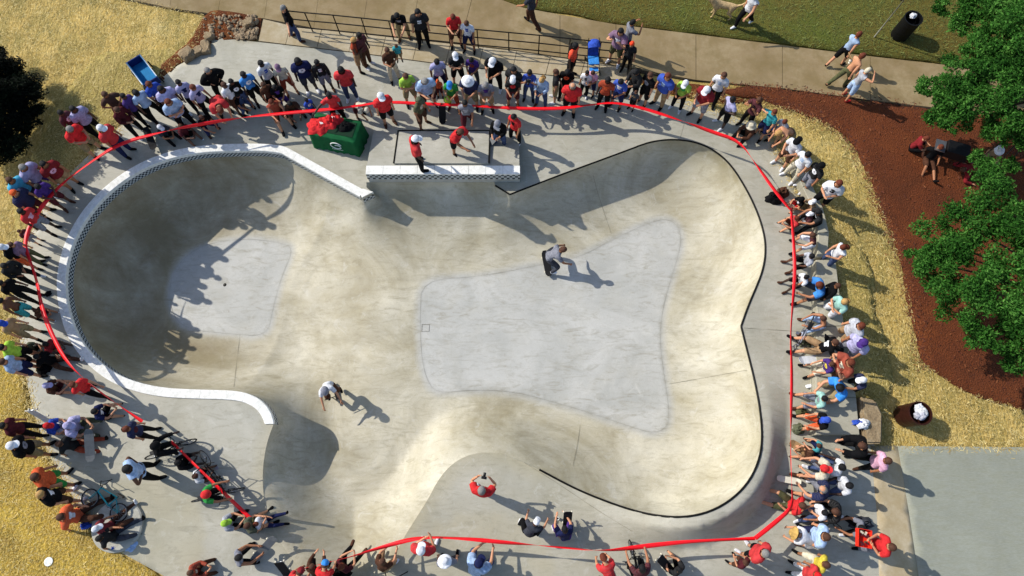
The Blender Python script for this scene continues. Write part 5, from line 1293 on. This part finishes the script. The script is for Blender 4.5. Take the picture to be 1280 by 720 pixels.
# ---------------------------------------------------------------- blue wagon
M_wb = mat('blue canvas', '#1277ac', .8, .15, 6, bump=.3); M_ww = mat('pale frame', '#b9c4d0', .5, .1)
pa_, pb2 = P(170, 78, .45), P(186, 99, .45); d_ = pb2-pa_; rz = math.atan2(d_.y, d_.x); Lw = d_.length+.25
wg = empty('folding_wagon', ((pa_.x+pb2.x)/2, (pa_.y+pb2.y)/2, 0), rz); tag(wg, 'open blue folding wagon on the straw above the crowd', 'wagon')
m = MB(); m.box((0, 0, .22), (Lw, .5, .03)); obj('tray', m.me('tray'), M_wb, wg)
for s in (-1, 1):
    m = MB(); m.box((0, s*.255, .36), (Lw, .03, .30)); obj('side_panel', m.me('side_panel'), M_wb, wg)
    m = MB(); m.box((s*(Lw/2+.012), 0, .36), (.03, .54, .30)); obj('end_panel', m.me('end_panel'), mat('dark blue canvas', '#15306e', .8), wg)
    m = MB(); m.tube([(-Lw/2, s*.27, .52), (Lw/2, s*.27, .52)], .016, 6); obj('frame_tube', m.me('frame_tube'), M_ww, wg)
    for x in (-Lw*.36, Lw*.36): m = MB(); m.lathe([(0, -.025), (.11, -.025), (.12, 0), (.11, .025), (0, .025)], 14, M=Matrix.Rotation(PI/2, 3, 'X'), c=(x, s*.32, .12)); obj('wheel', m.me('wheel'), M_blackp, wg)
m = MB(); m.tube([(Lw/2, 0, .25), (Lw/2+.35, 0, .32), (Lw/2+.5, .0, .55)], .013, 6); m.tube([(Lw/2+.5, -.1, .55), (Lw/2+.5, .1, .55)], .015, 6); obj('handle', m.me('handle'), M_rail, wg)

# ---------------------------------------------------------------- rubbish barrels
def barrel(px, py, r_, h_, colr, label, bags, seed, tilt=(0, 0, 0)):
    q = P(px, py, 0); o = empty('rubbish_barrel', q); o.rotation_euler = tilt; tag(o, label, 'barrel')
    mt = mat('barrel '+colr, colr, .55, .35, 5, bump=.3, metal=.2)
    m = MB(); pr = [(0, -.03), (r_, -.03)]
    for k in range(9): z_ = h_*k/8; pr.append((r_*(1.02 if k in (3, 6) else 1)+.0, z_))
    pr += [(r_+.015, h_), (r_+.015, h_+.02), (r_-.02, h_+.02), (r_-.02, h_-.3), (0, h_-.3)]
    m.lathe(pr, 26, sm=False); obj('drum', m.me('drum'), mt, o)
    rr = random.Random(seed)
    for k in range(bags):
        a = rr.uniform(0, 6.28); d_ = rr.uniform(0, r_*.45); s_ = rr.uniform(.10, .16)
        v = []; f = []
        for i in range(7):
            for j in range(10):
                ph = PI*i/6; th = 2*PI*j/10; e = s_*(1+.35*noise.noise(Vector((math.sin(ph)*math.cos(th)*2, math.sin(ph)*math.sin(th)*2, math.cos(ph)*2+seed+k*5))))
                v.append((d_*math.cos(a)+e*math.sin(ph)*math.cos(th), d_*math.sin(a)+e*math.sin(ph)*math.sin(th), h_-.02+e*math.cos(ph)*.8))
        for i in range(6):
            for j in range(10): f.append((i*10+j, i*10+(j+1) % 10, (i+1)*10+(j+1) % 10, (i+1)*10+j)[::-1])
        m = MB(); m.add(v, f, False); obj('rubbish', m.me('rubbish'), mat('litter %d' % (k % 3), ['#d4d6dc', '#b3b4be', '#e4e4e2'][k % 3], .6, .3, 20), o)
    return o
barrel(1131, 520, .32, .74, '#3a1a10', 'rusty dark barrel full of white rubbish on the right hand straw', 6, 3)
barrel(1124, 44, .30, .85, '#0c0c0e', 'black barrel on the lawn beside the thin pole', 1, 8)
q = P(1093, 46, 0); pole = empty('thin_pole', q); tag(pole, 'thin metal pole with two small flag signs at the lawn edge', 'pole')
m = MB(); m.tube([(0, 0, -.1), (0, 0, 2.35)], .022, 6); obj('post', m.me('post'), mat('galvanised', '#8c8a7a', .5, .2, metal=.4), pole)
m = MB(); m.box((-.02, .0, 1.95), (.30, .03, .26), .5); obj('sign_panel', m.me('sign_panel'), M_blackp, pole)
m = MB(); m.box((.02, .0, 2.35), (.30, .03, .24), .5); obj('sign_panel', m.me('sign_panel'), M_blackp, pole)

# ---------------------------------------------------------------- boulders, block, rubble
def rock(px, py, d, label, seed, m_=None, h_=None, cat='boulder', name='boulder', grp=None):
    q = P(px, py, 0); bm = bmesh.new(); bmesh.ops.create_icosphere(bm, subdivisions=3, radius=1)
    for v in bm.verts:
        n_ = 1+.35*noise.noise(v.co*1.1+Vector((seed, 0, 0)))+.1*noise.noise(v.co*3.5+Vector((0, seed, 0)))
        c3 = v.co*n_; c3 = Vector([max(-.72, min(.72, x)) for x in c3]); v.co = Vector((c3.x*d[0], c3.y*d[1], c3.z*(h_ or d[0]*.7)))
    me = bpy.data.meshes.new(name); bm.to_mesh(me); bm.free(); me.polygons.foreach_set('use_smooth', [False]*len(me.polygons))
    o = obj(name, me, m_ or M_stone); o.location = (q.x, q.y, (h_ or d[0]*.7)*.45); o.rotation_euler = (0, 0, rnd.uniform(0, .8)); return tag(o, label, cat, grp)
G = 'boulders at the upper left corner of the deck'
rock(236, 71, (.33, .30), 'tan boulder nearest the crowd at the upper left deck corner', 1, grp=G)
rock(249, 66, (.24, .2), 'small wedge-shaped boulder between two bigger ones', 5, grp=G)
rock(258, 61, (.22, .36), 'dark tall boulder second from the upper left deck corner', 9, grp=G)
rock(262, 48, (.2, .18), 'upright boulder at the red dirt patch', 12, grp=G)
rock(312, 31, (.26, .2), 'flat topped boulder at the right end of the red dirt patch', 15, grp=G)
bm = bmesh.new(); rr = random.Random(5)
for k in range(240):
    px, py = rr.uniform(255, 322), rr.uniform(20, 49)
    if k > 120: px, py = rr.uniform(296, 322), rr.uniform(36, 50)
    s_ = rr.choice([.03, .04, .06, .09]); q = P(px, py, 0); mt_ = Matrix.Translation((q.x, q.y, s_*.3)) @ Matrix.Rotation(rr.uniform(0, 3), 4, (rr.random(), rr.random(), 1)) @ Matrix.Diagonal((s_*rr.uniform(.6, 1.5), s_, s_*.6, 1))
    bmesh.ops.create_icosphere(bm, subdivisions=1, radius=1, matrix=mt_)
me = bpy.data.meshes.new('rubble'); bm.to_mesh(me); bm.free(); tag(obj('rubble', me, mat('rubble stone', '#a89274', .9, .5, 3)), kind='stuff')
q = [P(*t) for t in ((1066, 498), (1085, 503), (1093, 520), (1092, 556), (1072, 556))]
m = MB(); n = len(q); m.add([(v.x, v.y, .45) for v in q]+[(v.x, v.y, -.05) for v in q], [tuple(range(n))[::-1]]+[(i, (i+1) % n, n+(i+1) % n, n+i) for i in range(n)])
ms = m.me('stone_block'); bm = bmesh.new(); bm.from_mesh(ms); bmesh.ops.recalc_face_normals(bm, faces=bm.faces[:]); bmesh.ops.bevel(bm, geom=bm.edges[:], offset=.05, segments=2, affect='EDGES'); bm.to_mesh(ms); bm.free()
tag(obj('stone_block', ms, M_stone), 'low beige stone block at the lower end of the seat step', 'block')
def on(px, py, zb, *a): q = P(px, py, zb); return (q.x, q.y, zb)
crumple('bag', on(1079, 530, .46), (.20, .16), .12, cloth('white'), 'white and blue bag lying on the beige stone block', 'bag', 41)
crumple('towel', on(1074, 528, .46), (.22, .08), .08, cloth('blue'), 'blue towel on the beige stone block', 'towel', 42)
# grill / black cooler under the tree
q = P(1180, 210, 0); gr = empty('grill', q, R_(-20)); tag(gr, 'black grill with pale side shelf in the tree shade', 'grill')
m = MB(); m.box((0, .35, .55), (.75, .5, .3), top=.9); obj('firebox', m.me('firebox'), M_blackp, gr)
m = MB(); m.box((-.55, .3, .62), (.32, .42, .03)); obj('side_shelf', m.me('side_shelf'), M_alu, gr)
for x in (-.3, .3):
    for y in (.15, .55): m = MB(); m.tube([(x, y, 0), (x, y, .45)], .02, 6); obj('leg', m.me('leg'), M_blackp, gr)
# red open box carried by the lower right person
p = PEOPLE['1115,684']; a = p.rotation_euler.z; q = Vector(p.location)+Matrix.Rotation(a, 3, 'Z') @ Vector((.1, .42, 0))
bx = empty('open_box', (q.x, q.y, 1.05), a); tag(bx, 'open red cardboard box full of snacks carried at the lower right', 'box')
M_rb = mat('red card', '#e2301c', .6, .1)
m = MB(); m.box((0, 0, -.02), (.44, .34, .015)); obj('box_bottom', m.me('box_bottom'), M_rb, bx)
for s in (-1, 1):
    m = MB(); m.box((s*.22, 0, .06), (.012, .34, .16)); obj('box_side', m.me('box_side'), M_rb, bx)
    m = MB(); m.box((0, s*.17, .06), (.43, .012, .16)); obj('box_side', m.me('box_side'), M_rb, bx)
rr = random.Random(2)
for k in range(14): m = MB(); m.box((rr.uniform(-.17, .17), rr.uniform(-.12, .12), .05+rr.uniform(0, .05)), (.09, .05, .02), rr.uniform(0, 3)); obj('packet', m.me('packet'), cloth(rr.choice(['brown', 'tan', 'olive', 'cream', 'maroon'])), bx)
# handheld drinks / lime bag
p = PEOPLE['562,105']; q = Vector(p.location)+Matrix.Rotation(p.rotation_euler.z, 3, 'Z') @ Vector((.1, .3, 0)); crumple('bag', (q.x, q.y, .85), (.13, .1), .2, cloth('lime'), 'lime green bag hanging from the hands of the green shirt', 'bag', 51)

# ---------------------------------------------------------------- dog
def dog(px, py, face):
    V = [(0, -.30, .50), (0, -.05, .50), (0, .20, .53), (0, .34, .62), (0, .44, .72), (0, .56, .70), (0, .64, .68)]; Rr = [.10, .12, .13, .09, .075, .05, .035]
    E = [(i, i+1) for i in range(6)]
    def leg(pts, rs, par):
        b = par
        for p_, r_ in zip(pts, rs): V.append(p_); Rr.append(r_); E.append((b, len(V)-1)); b = len(V)-1
    for s in (-1, 1):
        leg([(s*.09, -.26, .40), (s*.10, -.20, .28), (s*.10, -.36, .18), (s*.10, -.34, .03), (s*.10, -.28, .02)], [.075, .05, .03, .025, .025], 0)
        leg([(s*.09, .22, .40), (s*.09, .20, .24), (s*.09, .23, .04), (s*.09, .28, .02)], [.06, .04, .026, .026], 2)
        leg([(s*.05, .42, .80)], [.02], 4)
    leg([(0, -.42, .55), (0, -.56, .64), (0, -.62, .76)], [.04, .03, .018], 0)
    me = bpy.data.meshes.new('t'); me.from_pydata(V, E, []); o = bpy.data.objects.new('t', me); C.objects.link(o); o.modifiers.new('s', 'SKIN').use_smooth_shade = True; o.modifiers.new('u', 'SUBSURF').levels = 1
    if not me.skin_vertices:
        bm = bmesh.new(); bm.from_mesh(me); bm.verts.layers.skin.verify(); bm.to_mesh(me); bm.free()
    for i, r_ in enumerate(Rr): me.skin_vertices[0].data[i].radius = (r_, r_); me.skin_vertices[0].data[i].use_root = (i == 1)
    dg = bpy.context.evaluated_depsgraph_get(); dg.update(); res = bpy.data.meshes.new_from_object(o.evaluated_get(dg)); bpy.data.objects.remove(o); res.name = 'dog'
    q = P(px, py, .5); d_ = obj('dog', res, mat('fur', '#c8ab7c', .9, .35, 12, bump=.8)); d_.location = (q.x, q.y, 0); d_.rotation_euler = (0, 0, face); d_.scale = (1.1,)*3
    return tag(d_, 'cream coloured dog walking on the lawn at the top edge', 'dog')
dog(904, 8, R_(80))

# ---------------------------------------------------------------- floor fittings in the bowl
q = P(281, 356, -DL); m = MB(); m.lathe([(0, .006), (.05, .006), (.06, .0), (.06, -.02)], 16, c=(q.x, q.y, -DL)); obj('floor_drain', m.me('floor_drain'), M_steel, bowl)
q = P(532, 410, -DR)
for s1, s2, w1, w2 in ((-.12, 0, .006, .246), (.12, 0, .006, .246), (0, -.12, .234, .006), (0, .12, .234, .006)): m = MB(); m.box((q.x+s1, q.y+s2, -DR+.002), (w1, w2, .012)); obj('hatch_frame', m.me('hatch_frame'), mat('joint', '#4a4234'), bowl)
# ---------------------------------------------------------------- trees and loose cover
def leaf_mat(name, c0, c1, c2):
    m, n, L, b = nodes_mat(name); b.inputs['Roughness'].default_value = .8; b.inputs['Specular IOR Level'].default_value = .12
    oi = n.new('ShaderNodeAttribute'); oi.attribute_name = 'tint'
    r = n.new('ShaderNodeValToRGB'); e = r.color_ramp.elements; e[0].color = lin(c0); e[1].color = lin(c2); e[0].position = .1; e[1].position = .95; q = e.new(.5); q.color = lin(c1)
    L.new(oi.outputs['Fac'], r.inputs[0]); L.new(r.outputs[0], b.inputs['Base Color'])
    tr = n.new('ShaderNodeBsdfTranslucent'); L.new(r.outputs[0], tr.inputs['Color']); mx = n.new('ShaderNodeMixShader'); mx.inputs[0].default_value = .22
    L.new(b.outputs[0], mx.inputs[1]); L.new(tr.outputs[0], mx.inputs[2]); L.new(mx.outputs[0], n['Material Output'].inputs[0]); return m
def leaves(name, clumps, n_per_m3, size, mt, seed):
    rs = np.random.RandomState(seed); cs = []; tint = []
    for (cx_, cy_, cz_, r_) in clumps:
        k = int(n_per_m3*r_**2); u = rs.normal(size=(k, 3)); u /= np.linalg.norm(u, axis=1)[:, None]; rad = r_*(rs.rand(k)**.35)
        rad *= 1+.38*np.sin(u[:, 0]*6+cx_*3)*np.cos(u[:, 1]*7+cy_*2)
        p_ = u*rad[:, None]; p_[:, 2] *= .62; cs.append(p_+np.array([cx_, cy_, cz_])); tint.append(np.clip(rs.normal(.5, .2, k)+rs.normal(0, .12), 0, 1))
    c_ = np.concatenate(cs); t = np.concatenate(tint); k = len(c_)
    a = rs.normal(size=(k, 3)); a[:, 2] *= .45; a /= np.linalg.norm(a, axis=1)[:, None]; b_ = rs.normal(size=(k, 3)); b_ -= a*(a*b_).sum(1)[:, None]; b_[:, 2] *= .7; b_ /= np.linalg.norm(b_, axis=1)[:, None]
    s_ = size*(.6+.8*rs.rand(k))[:, None]
    v = np.stack([c_-a*s_, c_+b_*s_*.42+a*s_*.1, c_+a*s_, c_-b_*s_*.42+a*s_*.1], 1).reshape(-1, 3)
    me = bpy.data.meshes.new(name); me.vertices.add(4*k); me.vertices.foreach_set('co', v.ravel().astype(np.float32)); me.loops.add(4*k); me.polygons.add(k)
    me.loops.foreach_set('vertex_index', np.arange(4*k, dtype=np.int32)); me.polygons.foreach_set('loop_start', np.arange(0, 4*k, 4, dtype=np.int32)); me.polygons.foreach_set('loop_total', np.full(k, 4, dtype=np.int32)); me.update(calc_edges=True)
    attr(me, 'tint', np.repeat(t, 4)); return me
M_leaf = leaf_mat('oak leaves', '#183a0e', '#30601e', '#5a8a3c'); M_dark = leaf_mat('evergreen needles', '#060806', '#0b110a', '#182412'); M_barkw = mat('tree bark', '#4a3a2c', .95, .4, 10, bump=1)
def tree(name, base, clumps, mt, dens, size, label, seed, nsub=10):
    o = empty(name, (base[0], base[1], 0)); tag(o, label, 'tree'); bx_, by_ = base
    m = MB(); top = max(c[2] for c in clumps)*.8; tr_r = .16
    m.tube([(0, 0, -.2), (.04, .03, top*.3), (-.03, .06, top*.6), (.02, 0, top)], [tr_r*1.3, tr_r, tr_r*.7, tr_r*.25], 9); tk = obj('trunk', m.me('trunk'), M_barkw, o)
    for c_ in clumps:
        z0_ = min(top*.75, c_[2]*.5); m = MB(); d_ = Vector((c_[0]-bx_, c_[1]-by_, c_[2])); s0 = Vector((0, 0, z0_)); mid = s0.lerp(d_, .5)+Vector((0, 0, .15)); m.tube([s0, mid, d_], [.06, .04, .012], 6); obj('limb', m.me('limb'), M_barkw, o)
    rr_ = random.Random(seed); sub_ = []
    for c_ in clumps:
        for k in range(nsub):
            u_ = Vector((rr_.gauss(0, 1), rr_.gauss(0, 1), abs(rr_.gauss(0, .8)))).normalized()*c_[3]*rr_.uniform(.45, 1.05); sub_.append((c_[0]-bx_+u_.x, c_[1]-by_+u_.y, c_[2]+u_.z*.7, c_[3]*rr_.uniform(.26, .46)))
    me = leaves('crown', sub_, dens, size, mt, seed); obj('crown', me, mt, o)
    return o
rs = random.Random(4)
def cl(lst): return [(P(x, y, z).x, P(x, y, z).y, z, r_) for x, y, z, r_ in lst]
c1 = cl([(1175, 300, 2.6, .85), (1215, 285, 3.0, .95), (1255, 262, 3.2, .95), (1165, 340, 2.5, .8), (1205, 345, 3.0, .9), (1262, 318, 3.4, .9), (1172, 370, 2.3, .65), (1245, 365, 3.6, .9), (1222, 395, 3.0, .75), (1275, 390, 3.6, .9), (1240, 425, 2.7, .75), (1268, 452, 2.4, .55), (1300, 300, 4.2, 1.2), (1320, 370, 4.2, 1.2), (1240, 240, 2.9, .7), (1285, 430, 3.2, .8), (1330, 440, 3.4, 1.1), (1370, 330, 4.0, 1.4), (1350, 250, 3.8, 1.2), (1152, 325, 2.2, .5), (1193, 318, 2.8, .55)])
b1 = P(1290, 385, 0); tree('broadleaf_tree', (b1.x, b1.y), [(a, b, c, d*.86) for a, b, c, d in c1], M_leaf, 5000, .044, 'lower of two green broadleaf trees on the right with mulch showing through', 3)
c2 = cl([(1222, 8, 2.6, .9), (1262, 30, 3.2, .9), (1200, 95, 2.6, .85), (1240, 75, 3.0, .8), (1178, 118, 2.2, .65), (1215, 130, 2.6, .75), (1270, 130, 3.2, .8), (1190, 152, 2.1, .6), (1262, 85, 3.2, .7), (1240, 165, 2.3, .55), (1275, 170, 2.6, .6), (1300, 50, 3.6, 1.3), (1330, 120, 3.8, 1.3), (1240, -20, 3.0, 1.1), (1235, 215, 2.0, .42), (1260, 205, 1.9, .32), (1222, 200, 1.9, .35), (1175, 10, 2.2, .35), (1300, 165, 3.0, .8), (1370, 60, 4.0, 1.5), (1245, 48, 3.0, .7), (1280, 100, 3.4, .8), (1225, 100, 3.0, .7), (1262, 150, 2.9, .6), (1205, 30, 2.4, .5), (1163, 112, 2.0, .5), (1176, 150, 1.9, .5), (1215, 60, 2.6, .6)])
b2 = P(1300, 140, 0); tree('broadleaf_tree', (b2.x, b2.y), [(a, b, c, d*.86) for a, b, c, d in c2], M_leaf, 5000, .044, 'upper of two green broadleaf trees at the top right over the path', 8, 17)
c3 = cl([(6, 95, .8, .7), (22, 122, .9, .7), (8, 150, .9, .85), (34, 150, .7, .5), (-20, 110, 1.3, 1.1), (-15, 170, 1.1, 1.0), (16, 188, .6, .5), (-50, 140, 1.5, 1.2), (-6, 68, .6, .4), (0, 125, 1.1, .8)])
b3 = P(-2, 165, 0); tree('evergreen_tree', (b3.x, b3.y), c3, M_dark, 7000, .04, 'nearly black evergreen at the left frame edge above the crowd', 5, 16)

# loose straw, bark chips and grass blades: nobody could count them
def scatter(name, polys, n, size, asp, mt, seed, z=.0, upz=.25, avoid=None):
    rs_ = np.random.RandomState(seed); pts = []
    for pg, k in zip(polys, n):
        lo_ = pg.min(0); hi_ = pg.max(0); q = lo_+rs_.rand(k*3, 2)*(hi_-lo_); q = q[inside(q, pg)][:k]
        if avoid is not None:
            for av in avoid: q = q[~inside(q, av)]
        pts.append(q)
    c_ = np.concatenate(pts); k = len(c_); th = rs_.rand(k)*6.283; a = np.stack([np.cos(th), np.sin(th), rs_.uniform(-upz, upz, k)], 1); b_ = np.stack([-np.sin(th), np.cos(th), rs_.uniform(-.6, .6, k)], 1)
    s_ = size*(.5+1.0*rs_.rand(k)**2)[:, None]; C3 = np.column_stack([c_, z+np.abs(rs_.normal(0, .02, k))]); w_ = s_*asp
    v = np.stack([C3-a*s_-b_*w_*.5, C3-a*s_+b_*w_*.5, C3+a*s_+b_*w_*.6, C3+a*s_-b_*w_*.4], 1).reshape(-1, 3)
    me = bpy.data.meshes.new(name); me.vertices.add(4*k); me.vertices.foreach_set('co', v.ravel().astype(np.float32)); me.loops.add(4*k); me.polygons.add(k)
    me.loops.foreach_set('vertex_index', np.arange(4*k, dtype=np.int32)); me.polygons.foreach_set('loop_start', np.arange(0, 4*k, 4, dtype=np.int32)); me.polygons.foreach_set('loop_total', np.full(k, 4, dtype=np.int32)); me.update(calc_edges=True)
    attr(me, 'tint', np.repeat(rs_.rand(k), 4)); return tag(obj(name, me, mt), kind='stuff')
def tint_mat(name, cs):
    m, n, L, b = nodes_mat(name); b.inputs['Roughness'].default_value = .8; oi = n.new('ShaderNodeAttribute'); oi.attribute_name = 'tint'
    r = n.new('ShaderNodeValToRGB'); e = r.color_ramp.elements; e[0].color = lin(cs[0]); e[1].color = lin(cs[-1]); q = e.new(.5); q.color = lin(cs[1]); L.new(oi.outputs['Fac'], r.inputs[0]); L.new(r.outputs[0], b.inputs['Base Color']); return m
left = poly([(-60, -20), (140, -12), (255, 18), (245, 66), (195, 103), (150, 158), (100, 204), (52, 262), (17, 340), (21, 400), (43, 520), (85, 610), (150, 690), (240, 740), (-60, 740)])
right = poly([(850, 112), (905, 120), (985, 134), (1040, 155), (1085, 215), (1120, 300), (1140, 385), (1150, 450), (1200, 485), (1285, 513), (1340, 530), (1340, 558), (1094, 556), (1090, 506), (1067, 500), (1056, 440), (1040, 330), (1030, 282), (985, 212), (935, 152), (880, 131)])
scatter('loose_straw', [left, right], [34000, 17000], .040, .18, tint_mat('straw', ['#8a6f30', '#c9ad62', '#e8d79a']), 1, z=-.01)
scatter('bark_chips', [poly(mulch_px)], [6000], .03, .5, tint_mat('chips', ['#34160a', '#5e2a12', '#8a5228']), 2, z=.01)
scatter('grass', [poly([(600, -20), (640, 4), (760, 26), (960, 51), (1060, 64), (1200, 80), (1300, 90), (1300, -60), (600, -60)])], [22000], .045, .2, tint_mat('blades', ['#4a4416', '#55642a', '#7c8440']), 3, z=.0, upz=.8)
tree_bases = [b1, b2, b3]

# straw trodden on to the concrete edge, bark spilt from the bed
def spill(name, line, n, sd, size, asp, mt, seed, z, closed=True):
    rs_ = np.random.RandomState(seed); p = resample(line, .1, closed); k = rs_.randint(0, len(p), n); c_ = p[k][:, :2]+rs_.normal(0, sd, (n, 2))
    c_ = c_[~inside(c_, rim)]; th = rs_.rand(len(c_))*6.283; s_ = size*(.5+rs_.rand(len(c_)))[:, None]; w_ = s_*asp
    a = np.stack([np.cos(th), np.sin(th), rs_.uniform(-.1, .1, len(c_))], 1); b_ = np.stack([-np.sin(th), np.cos(th), rs_.uniform(-.5, .5, len(c_))], 1); C3 = np.column_stack([c_, np.full(len(c_), z)])
    v = np.stack([C3-a*s_-b_*w_*.5, C3-a*s_+b_*w_*.5, C3+a*s_+b_*w_*.6, C3+a*s_-b_*w_*.4], 1).reshape(-1, 3); kk = len(c_)
    me = bpy.data.meshes.new(name); me.from_pydata(v.tolist(), [], np.arange(4*kk).reshape(-1, 4).tolist()); me.update(); attr(me, 'tint', np.repeat(rs_.rand(kk), 4)); tag(obj(name, me, mt), kind='stuff')
spill('spilt_straw', poly(DECK_PX[9:20]), 2600, .16, .04, .2, MATS.get('x') or bpy.data.materials['straw'], 11, .006, False)
spill('spilt_straw', poly(DECK_PX[29:-1]), 3000, .14, .04, .2, bpy.data.materials['straw'], 12, .006, False)
spill('spilt_bark', poly(mulch_px[11:23]), 2200, .16, .03, .5, bpy.data.materials['chips'], 13, .0, False)
spill('spilt_bark', poly(mulch_px[:4]), 500, .10, .03, .5, bpy.data.materials['chips'], 14, .008, False)
spill('spilt_straw', poly([(1094, 556), (1300, 559)]), 500, .10, .04, .2, bpy.data.materials['straw'], 15, .012, False)
